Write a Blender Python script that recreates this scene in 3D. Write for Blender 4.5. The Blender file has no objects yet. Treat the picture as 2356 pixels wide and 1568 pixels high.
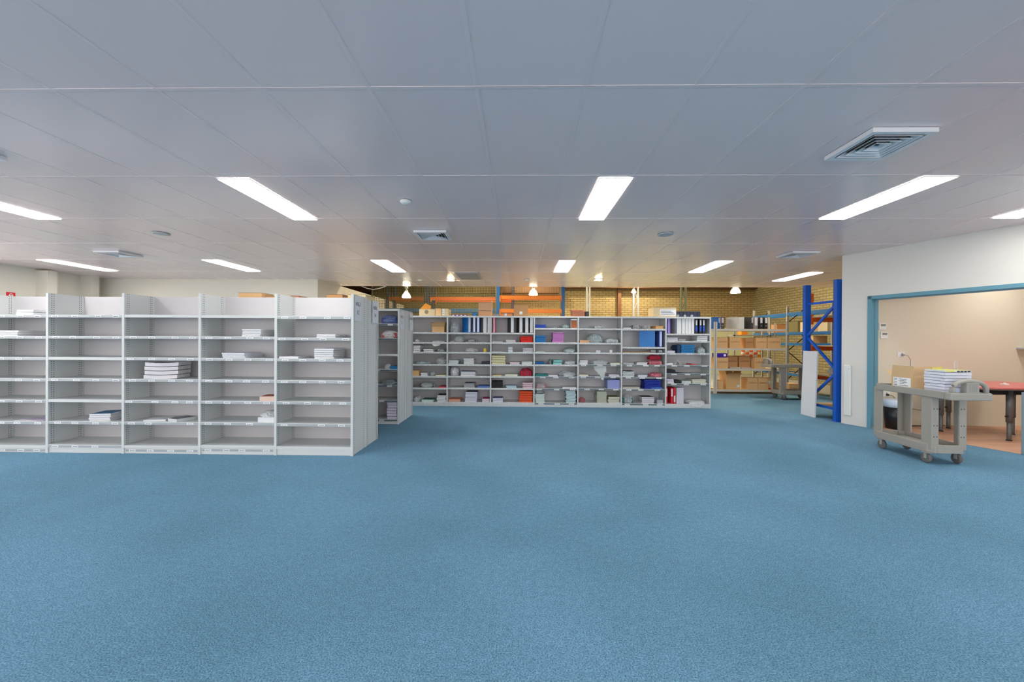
import bpy, bmesh, math, random
from mathutils import Vector, Matrix, noise
random.seed(7)
S = bpy.context.scene
C = S.collection
R = math.radians

# ------------------------------------------------------------------ camera
F_PX, PITCH, YAW, ROLL, CH = 925.72, .0019, .0186, .0055, 1.313
def _basis():
    f = Vector((-math.sin(YAW)*math.cos(PITCH), math.cos(YAW)*math.cos(PITCH), -math.sin(PITCH)))
    a = Vector((math.cos(YAW), math.sin(YAW), 0)); u = a.cross(f)
    c, s = math.cos(ROLL), math.sin(ROLL)
    return a*c+u*s, u*c-a*s, f
BR, BU, BF = _basis()
cd = bpy.data.cameras.new('camera'); cam = bpy.data.objects.new('camera', cd); C.objects.link(cam)
cd.sensor_width = 36; cd.lens = F_PX/2356*36; cd.clip_start = .05; cd.clip_end = 100
M = Matrix((BR, BU, -BF)).transposed().to_4x4(); M.translation = (0, 0, CH)
cam.matrix_world = M
S.camera = cam
def ray(px, py): return BR*((px-1178)/F_PX)+BU*((784-py)/F_PX)+BF
def aty(px, py, Y): d = ray(px, py); t = Y/d.y; return Vector((d.x*t, Y, CH+d.z*t))
def atz(px, py, z): d = ray(px, py); t = (z-CH)/d.z; return Vector((d.x*t, d.y*t, z))

# ------------------------------------------------------------------ world, exposure
W = bpy.data.worlds.new('world'); S.world = W; W.use_nodes = True
W.node_tree.nodes['Background'].inputs[0].default_value = (1.0, .97, .93, 1)
W.node_tree.nodes['Background'].inputs[1].default_value = 1.9
S.view_settings.view_transform = 'Standard'; S.view_settings.look = 'None'
S.view_settings.exposure = 1.12; S.view_settings.gamma = 1; S.view_settings.use_curve_mapping = False
PANEL_E = 9.0

# ------------------------------------------------------------------ materials
def srgb(r, g, b):
    f = lambda c: ((c/255+.055)/1.055)**2.4 if c > 10 else c/255/12.92
    return (f(r), f(g), f(b), 1)
_m = {}
def mat(name, col, rough=.6, metal=0, spec=.5, bump=0, bscale=200, var=0, vscale=8, emit=None, estr=0, trans=0):
    if name in _m: return _m[name]
    m = bpy.data.materials.new(name); m.use_nodes = True; nt = m.node_tree; b = nt.nodes['Principled BSDF']
    c = srgb(*col)
    b.inputs['Base Color'].default_value = c; b.inputs['Roughness'].default_value = rough
    b.inputs['Metallic'].default_value = metal; b.inputs['Specular IOR Level'].default_value = spec
    tc = nt.nodes.new('ShaderNodeTexCoord')
    if var:
        n = nt.nodes.new('ShaderNodeTexNoise'); n.inputs['Scale'].default_value = vscale; n.inputs['Detail'].default_value = 4
        mx = nt.nodes.new('ShaderNodeMix'); mx.data_type = 'RGBA'
        nt.links.new(tc.outputs['Object'], n.inputs['Vector']); nt.links.new(n.outputs['Fac'], mx.inputs['Factor'])
        mx.inputs['A'].default_value = tuple(v*(1-var) for v in c[:3])+(1,); mx.inputs['B'].default_value = tuple(min(1, v*(1+var)) for v in c[:3])+(1,)
        nt.links.new(mx.outputs['Result'], b.inputs['Base Color'])
    if bump:
        n = nt.nodes.new('ShaderNodeTexNoise'); n.inputs['Scale'].default_value = bscale
        bp = nt.nodes.new('ShaderNodeBump'); bp.inputs['Strength'].default_value = bump; bp.inputs['Distance'].default_value = .002
        nt.links.new(tc.outputs['Object'], n.inputs['Vector']); nt.links.new(n.outputs['Fac'], bp.inputs['Height']); nt.links.new(bp.outputs[0], b.inputs['Normal'])
    if emit:
        b.inputs['Emission Color'].default_value = srgb(*emit); b.inputs['Emission Strength'].default_value = estr
    if trans:
        b.inputs['Alpha'].default_value = 1-trans
    _m[name] = m; return m

def carpet():
    m = mat('carpet', (70, 132, 165), rough=.95, spec=.1); nt = m.node_tree; b = nt.nodes['Principled BSDF']
    tc = nt.nodes.new('ShaderNodeTexCoord')
    def nz(sc, d=3):
        n = nt.nodes.new('ShaderNodeTexNoise'); n.inputs['Scale'].default_value = sc; n.inputs['Detail'].default_value = d
        nt.links.new(tc.outputs['Object'], n.inputs['Vector']); return n
    a, d, e = nz(150, 3), nz(.8, 4), nz(30, 4)
    r1 = nt.nodes.new('ShaderNodeValToRGB'); r1.color_ramp.elements[0].position = .25; r1.color_ramp.elements[1].position = .75
    r1.color_ramp.elements[0].color = srgb(54, 98, 131); r1.color_ramp.elements[1].color = srgb(142, 188, 214)
    nt.links.new(a.outputs['Fac'], r1.inputs['Fac'])
    r2 = nt.nodes.new('ShaderNodeValToRGB'); r2.color_ramp.elements[0].position = .3; r2.color_ramp.elements[1].position = .62
    r2.color_ramp.elements[0].color = (.76, .80, .78, 1); r2.color_ramp.elements[1].color = (1, 1, 1, 1)
    nt.links.new(d.outputs['Fac'], r2.inputs['Fac'])
    r3 = nt.nodes.new('ShaderNodeValToRGB'); r3.color_ramp.elements[0].position = .3; r3.color_ramp.elements[1].position = .7
    r3.color_ramp.elements[0].color = (.88, .88, .88, 1); r3.color_ramp.elements[1].color = (1.08, 1.08, 1.08, 1)
    nt.links.new(e.outputs['Fac'], r3.inputs['Fac'])
    mx = nt.nodes.new('ShaderNodeMix'); mx.data_type = 'RGBA'; mx.blend_type = 'MULTIPLY'; mx.inputs['Factor'].default_value = 1
    nt.links.new(r1.outputs[0], mx.inputs['A']); nt.links.new(r2.outputs[0], mx.inputs['B'])
    m2 = nt.nodes.new('ShaderNodeMix'); m2.data_type = 'RGBA'; m2.blend_type = 'MULTIPLY'; m2.inputs['Factor'].default_value = 1
    nt.links.new(mx.outputs['Result'], m2.inputs['A']); nt.links.new(r3.outputs[0], m2.inputs['B'])
    nt.links.new(m2.outputs['Result'], b.inputs['Base Color'])
    bp = nt.nodes.new('ShaderNodeBump'); bp.inputs['Strength'].default_value = .8; bp.inputs['Distance'].default_value = .006
    nt.links.new(a.outputs['Fac'], bp.inputs['Height']); nt.links.new(bp.outputs[0], b.inputs['Normal'])
    return m
def brick(name, c1, c2, mortar, axis='x'):
    m = mat(name, c1, rough=.9); nt = m.node_tree; b = nt.nodes['Principled BSDF']
    tc = nt.nodes.new('ShaderNodeTexCoord'); sp = nt.nodes.new('ShaderNodeSeparateXYZ'); cb = nt.nodes.new('ShaderNodeCombineXYZ')
    nt.links.new(tc.outputs['Object'], sp.inputs[0])
    nt.links.new(sp.outputs['X' if axis == 'x' else 'Y'], cb.inputs['X']); nt.links.new(sp.outputs['Z'], cb.inputs['Y'])
    br = nt.nodes.new('ShaderNodeTexBrick'); br.inputs['Scale'].default_value = 1; br.inputs['Brick Width'].default_value = .26
    br.inputs['Row Height'].default_value = .088; br.inputs['Mortar Size'].default_value = .009; br.inputs['Mortar Smooth'].default_value = .3
    br.inputs['Color1'].default_value = srgb(*c1); br.inputs['Color2'].default_value = srgb(*c2); br.inputs['Mortar'].default_value = srgb(*mortar)
    nt.links.new(cb.outputs[0], br.inputs['Vector']); nt.links.new(br.outputs['Color'], b.inputs['Base Color'])
    bp = nt.nodes.new('ShaderNodeBump'); bp.inputs['Strength'].default_value = .6; bp.inputs['Distance'].default_value = .01; bp.invert = True
    nt.links.new(br.outputs['Fac'], bp.inputs['Height']); nt.links.new(bp.outputs[0], b.inputs['Normal'])
    return m
def wood_floor():
    m = mat('wood_floor', (190, 130, 95), rough=.4); nt = m.node_tree; b = nt.nodes['Principled BSDF']
    tc = nt.nodes.new('ShaderNodeTexCoord')
    br = nt.nodes.new('ShaderNodeTexBrick'); br.inputs['Scale'].default_value = 1; br.inputs['Brick Width'].default_value = 1.1
    br.inputs['Row Height'].default_value = .09; br.inputs['Mortar Size'].default_value = .0015
    br.inputs['Color1'].default_value = srgb(226, 180, 150); br.inputs['Color2'].default_value = srgb(206, 154, 122); br.inputs['Mortar'].default_value = srgb(160, 112, 86)
    nt.links.new(tc.outputs['Object'], br.inputs['Vector']); nt.links.new(br.outputs['Color'], b.inputs['Base Color'])
    return m
def perforated(name, col, cols):
    """painted steel upright with two columns of punched slots near each edge (local y), 25 mm pitch"""
    m = mat(name, col, rough=.42); nt = m.node_tree; b = nt.nodes['Principled BSDF']; L = nt.links.new
    tc = nt.nodes.new('ShaderNodeTexCoord'); sp = nt.nodes.new('ShaderNodeSeparateXYZ'); L(tc.outputs['Object'], sp.inputs[0])
    def mth(op, a, bb=None, c=None):
        n = nt.nodes.new('ShaderNodeMath'); n.operation = op
        for i, v in enumerate((a, bb, c)):
            if v is None: continue
            if isinstance(v, (int, float)): n.inputs[i].default_value = v
            else: L(v, n.inputs[i])
        return n.outputs[0]
    fz = mth('FRACT', mth('DIVIDE', sp.outputs['Z'], .025)); hz = mth('LESS_THAN', mth('ABSOLUTE', mth('SUBTRACT', fz, .5)), .2)
    acc = None
    for y in cols:
        h = mth('LESS_THAN', mth('ABSOLUTE', mth('SUBTRACT', sp.outputs['Y'], y)), .0038)
        acc = h if acc is None else mth('MAXIMUM', acc, h)
    fac = mth('MULTIPLY', acc, hz)
    mx = nt.nodes.new('ShaderNodeMix'); mx.data_type = 'RGBA'; L(fac, mx.inputs['Factor'])
    mx.inputs['A'].default_value = srgb(*col); mx.inputs['B'].default_value = srgb(70, 76, 78); L(mx.outputs['Result'], b.inputs['Base Color'])
    return m
def plastic(name, col=(225, 232, 235), a=.45, rough=.12):
    if name in _m: return _m[name]
    m = bpy.data.materials.new(name); m.use_nodes = True; nt = m.node_tree; b = nt.nodes['Principled BSDF']; out = nt.nodes['Material Output']
    b.inputs['Base Color'].default_value = srgb(*col); b.inputs['Roughness'].default_value = rough; b.inputs['Specular IOR Level'].default_value = .9
    tc = nt.nodes.new('ShaderNodeTexCoord'); nz = nt.nodes.new('ShaderNodeTexNoise'); nz.inputs['Scale'].default_value = 26; nz.inputs['Detail'].default_value = 3; nz.inputs['Distortion'].default_value = 1.5
    bp = nt.nodes.new('ShaderNodeBump'); bp.inputs['Strength'].default_value = .9; bp.inputs['Distance'].default_value = .02
    nt.links.new(tc.outputs['Object'], nz.inputs['Vector']); nt.links.new(nz.outputs['Fac'], bp.inputs['Height']); nt.links.new(bp.outputs[0], b.inputs['Normal'])
    tr = nt.nodes.new('ShaderNodeBsdfTransparent'); mx = nt.nodes.new('ShaderNodeMixShader')
    fr = nt.nodes.new('ShaderNodeLayerWeight'); fr.inputs[0].default_value = .35
    mp = nt.nodes.new('ShaderNodeMapRange'); mp.inputs['To Min'].default_value = 1-a-.0; mp.inputs['To Max'].default_value = .05
    mp.inputs['To Min'].default_value = a; mp.inputs['To Max'].default_value = 1.0
    nt.links.new(fr.outputs['Facing'], mp.inputs['Value']); nt.links.new(mp.outputs[0], mx.inputs[0])
    nt.links.new(tr.outputs[0], mx.inputs[1]); nt.links.new(b.outputs[0], mx.inputs[2]); nt.links.new(mx.outputs[0], out.inputs[0])
    _m[name] = m; return m
def pages(name, col):
    """cut page edges: fine horizontal layering"""
    if name in _m: return _m[name]
    m = mat(name, col, rough=.75); nt = m.node_tree; b = nt.nodes['Principled BSDF']
    tc = nt.nodes.new('ShaderNodeTexCoord'); mp = nt.nodes.new('ShaderNodeMapping'); mp.inputs['Scale'].default_value = (3, 3, 500)
    n = nt.nodes.new('ShaderNodeTexNoise'); n.inputs['Scale'].default_value = 1; n.inputs['Detail'].default_value = 2
    nt.links.new(tc.outputs['Object'], mp.inputs[0]); nt.links.new(mp.outputs[0], n.inputs['Vector'])
    mx = nt.nodes.new('ShaderNodeMix'); mx.data_type = 'RGBA'; c = srgb(*col)
    mx.inputs['A'].default_value = tuple(v*.8 for v in c[:3])+(1,); mx.inputs['B'].default_value = c
    nt.links.new(n.outputs['Fac'], mx.inputs['Factor']); nt.links.new(mx.outputs['Result'], b.inputs['Base Color'])
    return m
STEEL = (208, 211, 211)
M_STEEL = mat('painted_steel', STEEL, rough=.42, var=.02, vscale=5)
M_PERF4 = perforated('perforated_steel', STEEL, (.045, .066, .334, .355))
M_BACK = mat('back_steel', (204, 201, 205), rough=.5)
M_STRIP = mat('label_holder_plastic', (170, 176, 180), rough=.25)
M_DSTRIP = mat('dark_holder_plastic', (92, 104, 112), rough=.3)
M_CARD = mat('white_card', (238, 240, 243), rough=.6)
M_INK = mat('ink', (60, 62, 70), rough=.7)
M_WALL = mat('wall_paint', (226, 219, 206), rough=.85, bump=.15, bscale=60)
M_WALLR = mat('white_wall_paint', (222, 219, 214), rough=.8, bump=.1, bscale=60)
M_CREAM = mat('cream_wall_paint', (220, 214, 194), rough=.85, bump=.1, bscale=60)
M_CEIL = mat('ceiling_vinyl', (238, 218, 218), rough=.24, spec=.6, var=.02, vscale=1.5)
M_TBAR = mat('ceiling_bar_paint', (236, 216, 216), rough=.3)
M_WHITE = mat('white_plastic', (232, 232, 230), rough=.4)
M_GREY = mat('grey_plastic', (150, 148, 145), rough=.5)
M_BLACK = mat('black_plastic', (22, 23, 26), rough=.35)
M_CART = mat('cart_plastic', (158, 154, 146), rough=.55, bump=.2, bscale=150, var=.05, vscale=12)
M_CARDB = mat('cardboard', (222, 180, 128), rough=.85, var=.05, vscale=20)
M_CARDI = mat('cardboard_pale', (222, 202, 160), rough=.85, var=.04, vscale=20)
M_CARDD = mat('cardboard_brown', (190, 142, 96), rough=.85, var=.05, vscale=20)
M_BLUE = mat('rack_blue_paint', (8, 92, 200), rough=.35)
M_LBLUE = mat('beam_blue_paint', (20, 100, 158), rough=.4)
M_ORANGE = mat('beam_orange_paint', (228, 96, 30), rough=.4)
M_GALV = mat('galvanised_steel', (178, 178, 172), rough=.4, metal=.4, var=.06, vscale=30)
M_BOARD = mat('chipboard', (208, 182, 140), rough=.8, var=.08, vscale=60)
M_TEAL = mat('teal_frame_paint', (96, 150, 170), rough=.4)
M_BAG = plastic('clear_bag')
M_BAGW = plastic('milky_bag', (232, 234, 236), .7, .25)
M_BROWN = mat('brown_fascia', (84, 54, 28), rough=.8)

# ------------------------------------------------------------------ mesh builder
class MB:
    def __init__(s, bevel=0): s.bm = bmesh.new(); s.bevel = bevel; s.mats = []
    def mi(s, m):
        if m not in s.mats: s.mats.append(m)
        return s.mats.index(m)
    def quadbox(s, vs, m):
        i = s.mi(m); v = [s.bm.verts.new(p) for p in vs]
        for f in ((0, 3, 2, 1), (4, 5, 6, 7), (0, 1, 5, 4), (1, 2, 6, 5), (2, 3, 7, 6), (3, 0, 4, 7)):
            s.bm.faces.new([v[k] for k in f]).material_index = i
    def box(s, x0, x1, y0, y1, z0, z1, m, T=None):
        vs = [Vector(p) for p in ((x0, y0, z0), (x1, y0, z0), (x1, y1, z0), (x0, y1, z0), (x0, y0, z1), (x1, y0, z1), (x1, y1, z1), (x0, y1, z1))]
        if T: vs = [T @ v for v in vs]
        s.quadbox(vs, m); return s
    def bar(s, a, b, w, h, m, up=(0, 0, 1)):
        a, b = Vector(a), Vector(b); d = (b-a).normalized(); u = Vector(up)
        if abs(d.dot(u)) > .98: u = Vector((1, 0, 0))
        x = d.cross(u).normalized()*w/2; y = x.cross(d).normalized()*h/2
        s.quadbox([a-x-y, a+x-y, b+x-y, b-x-y, a-x+y, a+x+y, b+x+y, b-x+y], m); return s
    def tube(s, pts, r, m, n=10, cap=True):
        i = s.mi(m); rings = []; pts = [Vector(p) for p in pts]
        for k, p in enumerate(pts):
            d = (pts[min(k+1, len(pts)-1)]-pts[max(k-1, 0)]).normalized(); u = Vector((0, 0, 1)) if abs(d.z) < .9 else Vector((1, 0, 0))
            x = d.cross(u).normalized(); y = x.cross(d).normalized(); rr = r[k] if isinstance(r, (list, tuple)) else r
            rings.append([s.bm.verts.new(p+(x*math.cos(2*math.pi*j/n)+y*math.sin(2*math.pi*j/n))*rr) for j in range(n)])
        for a, b in zip(rings, rings[1:]):
            for j in range(n):
                f = s.bm.faces.new((a[j], a[(j+1) % n], b[(j+1) % n], b[j])); f.material_index = i; f.smooth = True
        if cap:
            for q in (rings[0][::-1], rings[-1]): s.bm.faces.new(q).material_index = i
        return s
    def lathe(s, c, prof, m, n=24, axis='z', T=None):
        i = s.mi(m); rings = []; c = Vector(c)
        for r, h in prof:
            ring = []
            for j in range(n):
                a = 2*math.pi*j/n
                p = Vector((r*math.cos(a), r*math.sin(a), h))
                if axis == 'x': p = Vector((p.z, p.x, p.y))
                if axis == 'y': p = Vector((p.x, p.z, p.y))
                ring.append(s.bm.verts.new(c+(T @ p if T else p)))
            rings.append(ring)
        for a, b in zip(rings, rings[1:]):
            for j in range(n):
                f = s.bm.faces.new((a[j], a[(j+1) % n], b[(j+1) % n], b[j])); f.material_index = i; f.smooth = True
        for q in (rings[0][::-1], rings[-1]):
            if len(set(tuple(round(x, 5) for x in v.co) for v in q)) > 2: s.bm.faces.new(q).material_index = i
        return s
    def prism(s, pts, z0, z1, m):
        i = s.mi(m); a = [s.bm.verts.new((x, y, z0)) for x, y in pts]; b = [s.bm.verts.new((x, y, z1)) for x, y in pts]; n = len(pts)
        s.bm.faces.new(a[::-1]).material_index = i; s.bm.faces.new(b).material_index = i
        for j in range(n): s.bm.faces.new((a[j], a[(j+1) % n], b[(j+1) % n], b[j])).material_index = i
        return s
    def mesh(s, name):
        bmesh.ops.recalc_face_normals(s.bm, faces=s.bm.faces[:])
        me = bpy.data.meshes.new(name); s.bm.to_mesh(me); s.bm.free()
        for m in s.mats: me.materials.append(m)
        return me
    def build(s, name, parent=None, loc=None):
        bv = s.bevel; o = bpy.data.objects.new(name, s.mesh(name)); C.objects.link(o)
        if parent: o.parent = parent
        if loc is not None: o.location = loc
        if bv:
            md = o.modifiers.new('bevel', 'BEVEL'); md.width = bv; md.segments = 2; md.limit_method = 'ANGLE'
        return o
def tag(o, label, cat, group=None):
    o['label'] = label; o['category'] = cat
    if group: o['group'] = group
    return o
def struct(o): o['kind'] = 'structure'; return o
def empty(name, loc=(0, 0, 0), rz=0):
    o = bpy.data.objects.new(name, None); C.objects.link(o); o.location = loc; o.rotation_euler = (0, 0, rz); o.empty_display_size = .1; return o
def copy_tree(o, parent=None):
    c = o.copy(); C.objects.link(c)
    if parent: c.parent = parent
    for ch in list(o.children): copy_tree(ch, c)
    return c
def text_mesh(s, size, m, name='lettering', th=.0008):
    cu = bpy.data.curves.new(name, 'FONT'); cu.body = s; cu.size = size; cu.align_x = 'CENTER'; cu.align_y = 'CENTER'; cu.extrude = th/2
    o = bpy.data.objects.new(name, cu); C.objects.link(o); dg = bpy.context.evaluated_depsgraph_get()
    me = bpy.data.meshes.new_from_object(o.evaluated_get(dg)); bpy.data.objects.remove(o); me.materials.clear(); me.materials.append(m)
    return me
def place_text(me, parent, M4, name='lettering'):
    o = bpy.data.objects.new(name, me); C.objects.link(o); o.parent = parent; o.matrix_local = M4; return o
T_FRONT = Matrix.Rotation(R(90), 4, 'X')                               # reads towards -Y
T_RIGHT = Matrix.Rotation(R(90), 4, 'Z') @ Matrix.Rotation(R(90), 4, 'X')   # reads towards +X
T_LEFT = Matrix.Rotation(R(-90), 4, 'Z') @ Matrix.Rotation(R(90), 4, 'X')   # reads towards -X

CZ = 2.711
# ================================================================== SETTING
m = MB(); m.box(-9.85, 12, -5, 10.15, -.1, 0, carpet()); struct(m.build('floor'))
m = MB(); m.box(-9.85, 12, 10.15, 16.6, -.1, -.003, mat('concrete', (150, 148, 138), rough=.7, var=.1, vscale=3)); struct(m.build('floor'))
m = MB(); m.box(-9.85, 12, -5, 10.5, CZ, CZ+.12, M_CEIL); struct(m.build('ceiling'))
# exposed bars of the ceiling grid
m = MB(); X0, Y0 = -.2466, 2.2255
for i in range(-16, 19):
    x = X0+.6*i
    if -9.8 < x < 9.8: m.box(x-.012, x+.012, -5, 10.5, CZ-.0012, CZ+.001, M_TBAR)
for j in range(-6, 7):
    y = Y0+1.2*j
    m.box(-9.85, 9.8, y-.012, y+.012, CZ-.002, CZ+.001, M_TBAR)
struct(m.build('trim_1'))
# left wall, pillars, wall behind the shelving, side wall running on into the warehouse
m = MB(); m.box(-9.97, -9.85, 6.6, 9.42, 0, CZ, M_WALL); m.box(-9.97, -9.85, -5, 6.6, 0, .4, M_WALL); m.box(-9.97, -9.85, -5, 6.6, 2.5, CZ, M_WALL)  # unseen near part left open, added so world light fills the ceiling
for y in (-4.9, -2, 1, 3.9): m.box(-9.97, -9.85, y-.06, y+.06, .4, 2.5, M_WALL)
struct(m.build('wall_left'))
for y in (8.01, 8.84):
    m = MB(); m.box(-9.85, -9.6, y, y+.17, 0, CZ-(.03 if y < 8.5 else 0), M_WALL); struct(m.build('trim_2'))
m = MB(); m.box(-9.85, -4.71, 9.3, 9.42, 0, CZ, M_WALL); m.box(-4.83, -4.71, 9.42, 16.3, 0, CZ, M_WALL); struct(m.build('wall_back'))
# warehouse shell
bk = brick('yellow_brick', (164, 144, 100), (152, 132, 88), (100, 84, 54))
bk2 = brick('yellow_brick_side', (150, 138, 102), (138, 126, 90), (92, 82, 56), 'y')
XW = aty(1733, 700, 16.5).x
m = MB(); m.box(-9.85, XW+.2, 16.5, 16.7, 0, 3.42, bk); struct(m.build('wall_back_warehouse'))
m = MB(); m.box(1.9, XW, 16.485, 16.5, 0, 1.86, mat('pale_green_paint', (196, 198, 156), rough=.8)); struct(m.build('trim_3'))
m = MB(); m.box(XW, XW+.2, 6.7, 16.5, 0, 5.5, bk2); struct(m.build('wall_right_warehouse'))
m = MB(); m.box(-9.85, XW, 16.2, 16.7, 3.42, 5.6, M_BROWN); m.box(-9.9, 1.6, 16.1, 16.5, 3.22, 3.42, M_BROWN); struct(m.build('trim_4'))
for px in (1425, 1112):
    x = aty(px, 700, 16.4).x
    m = MB(); m.box(x-.07, x+.07, 16.36, 16.5, 0, 3.42, mat('brown_post_paint', (112, 72, 44), rough=.7)); struct(m.build('trim_5'))
m = MB(); m.box(-9.97, -9.85, 9.42, 16.7, 0, 5.6, M_BROWN); struct(m.build('wall_left_warehouse'))
m = MB(); m.box(-9.97, XW+.2, 10.5, 16.7, 5.5, 5.6, M_BROWN); m.box(-9.97, XW+.2, 10.42, 10.5, CZ+.12, 5.6, M_BROWN); struct(m.build('ceiling_warehouse'))

# ---- angled wall on the right with the wide opening
A = Vector((5.226, 6.627, 0)); D = Vector((.694, -1.782, 0)).normalized(); N = Vector((-D.y, D.x, 0)) ; N = -N if N.x < 0 else N   # N points into the side room
TH = .13
def wp(s, n, z): return A+D*s+N*n+Vector((0, 0, z))
def wbox(mb, s0, s1, n0, n1, z0, z1, mt): mb.quadbox([wp(s0, n0, z0), wp(s1, n0, z0), wp(s1, n1, z0), wp(s0, n1, z0), wp(s0, n0, z1), wp(s1, n0, z1), wp(s1, n1, z1), wp(s0, n1, z1)], mt)
SO0, SO1, HD = .36, 2.75, 2.02
m = MB(); wbox(m, 0, SO0, 0, TH, 0, CZ, M_WALLR); wbox(m, SO0, SO1, 0, TH, HD, CZ, M_WALLR); wbox(m, SO1, 12.4, 0, TH, 0, CZ, M_WALLR); struct(m.build('wall_right'))
m = MB(); m.box(5.35, 10.2, 6.49, 6.62, 0, CZ, M_CREAM); struct(m.build('wall_side_room'))
m = MB(); m.box(10.1, 10.2, -5, 6.49, 0, CZ, M_CREAM); struct(m.build('wall_far_right'))
P = [wp(SO0, .02, 0), wp(12, .02, 0)]
m = MB(); m.prism([(P[0].x, P[0].y), (P[1].x, P[1].y), (10.1, -5), (10.1, 6.49), (5.31, 6.49)], .001, .004, wood_floor()); struct(m.build('floor_side_room'))
m = MB()   # teal steel door frame: jambs and head with a rebate
FW = .05
wbox(m, SO0, SO0+FW, -.012, TH*.55, 0, HD, M_TEAL); wbox(m, SO0+FW-.018, SO0+FW+.012, TH*.5, TH+.012, 0, HD, M_TEAL)
wbox(m, SO0, SO1, -.012, TH*.55, HD-FW, HD, M_TEAL); wbox(m, SO0, SO1, TH*.5, TH+.012, HD-FW-.012, HD-.02, M_TEAL)
wbox(m, SO1-FW, SO1, -.012, TH+.012, 0, HD, M_TEAL)
struct(m.build('trim_6'))
m = MB(.004); wbox(m, 1.905, 1.955, .0, .05, .004, .735, mat('grey_blue_laminate', (128, 146, 158), rough=.5))
tag(m.build('partition_post'), 'low grey blue post standing in the wide doorway at the right edge', 'post')
# closing walls behind the camera: unglazed openings added to let neutral fill light in
m = MB(); m.box(-9.97, 10.2, -5.12, -5, 0, .5, M_WALL); m.box(-9.97, 10.2, -5.12, -5, 2.5, CZ, M_WALL)
for x in (-9.9, -6.6, -3.3, 0, 3.3, 6.6, 10.1): m.box(x-.07, x+.07, -5.12, -5, .5, 2.5, M_WALL)
struct(m.build('wall_behind'))

# ================================================================== CEILING FITTINGS
M_PANEL = mat('lit_diffuser', (255, 255, 255), rough=.5, emit=(255, 252, 246), estr=PANEL_E)
def make_light():
    t = empty('ceiling_light')
    m = MB()
    for a in ((-.146, .146, -.598, -.592), (-.146, .146, .592, .598), (-.146, -.141, -.592, .592), (.141, .146, -.592, .592)):
        m.box(a[0], a[1], a[2], a[3], -.008, .0, M_WHITE)
    m.build('frame', t)
    m = MB(); m.box(-.141, .141, -.592, .592, -.007, -.001, M_PANEL); m.build('diffuser', t)
    return t
LIGHTS = [(-2.5, 4.054, 'left of centre in the nearer row'), (.82, 4.058, 'in the nearer row, right of the middle'), (3.53, 4.04, 'in the nearer row, near the large square vent'),
          (-5.53, 4.04, 'cut by the left edge of the picture'), (5.41, 4.0, 'at the right edge above the doorway wall'),
          (-8.5, 7.62, 'furthest left in the far row'), (-5.5, 7.62, 'second from the left in the far row'), (-2.49, 7.65, 'above the end of the empty grey shelving'),
          (.83, 7.64, 'in the far row right of the middle'), (3.56, 7.64, 'fifth from the left in the far row'), (5.95, 8.79, 'furthest right and back, near the blue rack')]
BEHIND = [(-5.5, .45), (-2.5, .45), (.83, .45), (3.54, .45), (5.6, .45), (-8.5, 4.05), (-8.5, .45), (-5.5, -3.1), (-2.5, -3.1), (.83, -3.1), (3.54, -3.1), (6.6, -3.1), (8.3, 3.8), (8.3, .5)]
L0 = make_light()
for i, (x, y, d) in enumerate(LIGHTS):
    o = L0 if i == 0 else copy_tree(L0)
    o.location = (x, y, CZ-.003); tag(o, 'long lit white ceiling panel '+d, 'ceiling light', 'recessed ceiling light panels')
BW = {-3.1: 'far behind the camera', .45: 'just behind the camera', .5: 'just behind the camera', 3.8: 'above the side room', 4.05: 'beside the near shelving'}
for x, y in BEHIND:
    o = copy_tree(L0); o.location = (x, y, CZ-.003); tag(o, 'lit white ceiling panel outside the picture, %s, %s' % (BW[y], {-8.5: 'outermost left', -5.5: 'left', -2.5: 'centre left', .83: 'centre', 3.54: 'centre right', 5.6: 'right', 6.6: 'right', 8.3: 'outermost right'}[x]), 'ceiling light', 'ceiling light panels out of view')
o = copy_tree(L0); o.location = (7.4, 5.6, CZ-.003); tag(o, 'long lit white ceiling panel out of sight in the side room', 'ceiling light')

M_VENT = mat('vent_paint', (226, 224, 228), rough=.4); M_DARK = mat('vent_dark', (18, 20, 24), rough=.9)
def make_vent(w=.42):
    t = empty('ceiling_vent'); h = w/2
    m = MB()
    for a in ((-h, h, -h, -h+.035), (-h, h, h-.035, h), (-h, -h+.035, -h+.035, h-.035), (h-.035, h, -h+.035, h-.035)):
        m.box(a[0], a[1], a[2], a[3], -.03, 0, M_VENT)
    m.build('frame', t)
    for k in range(4):
        r = h-.05-k*.036; q = r-.024; m = MB(); mi = m.mi(M_VENT)
        for s in range(4):
            T = Matrix.Rotation(s*math.pi/2, 4, 'Z')
            vs = [T @ Vector(p) for p in ((-r, -r, -.028), (r, -r, -.028), (q, -q, -.002), (-q, -q, -.002), (-r, -r, -.031), (r, -r, -.031), (q, -q, -.005), (-q, -q, -.005))]
            m.quadbox(vs, M_VENT)
        m.build('louvre', t)
    m = MB(); m.box(-h+.034, h-.034, -h+.034, h-.034, -.0035, -.001, M_DARK); m.build('backing', t)
    return t
V0 = make_vent()
for i, (x, y, d) in enumerate([(2.5, 2.87, 'large square louvred air vent nearest the camera, upper right'), (-1.15, 5.31, 'square louvred air vent in the middle of the ceiling'),
        (4.4, 6.47, 'square louvred air vent above the blue rack'), (-6.6, 6.5, 'square louvred air vent far left between two light panels'), (-4.19, 2.84, 'square louvred air vent cut by the left picture edge')]):
    o = V0 if i == 0 else copy_tree(V0); o.location = (x, y, CZ-.003); tag(o, d, 'air vent', 'louvred ceiling vents')
m = MB(); m.box(-1.36, -.86, 8.3, 9.2, CZ-.018, CZ-.002, mat('vent_grey', (176, 172, 178), rough=.6))
for k in range(14): m.box(-1.33, -.89, 8.34+k*.06, 8.36+k*.06, CZ-.022, CZ-.018, M_GREY)
tag(m.build('return_grille'), 'flat grey return air grille at the back of the ceiling', 'air vent')
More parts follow.
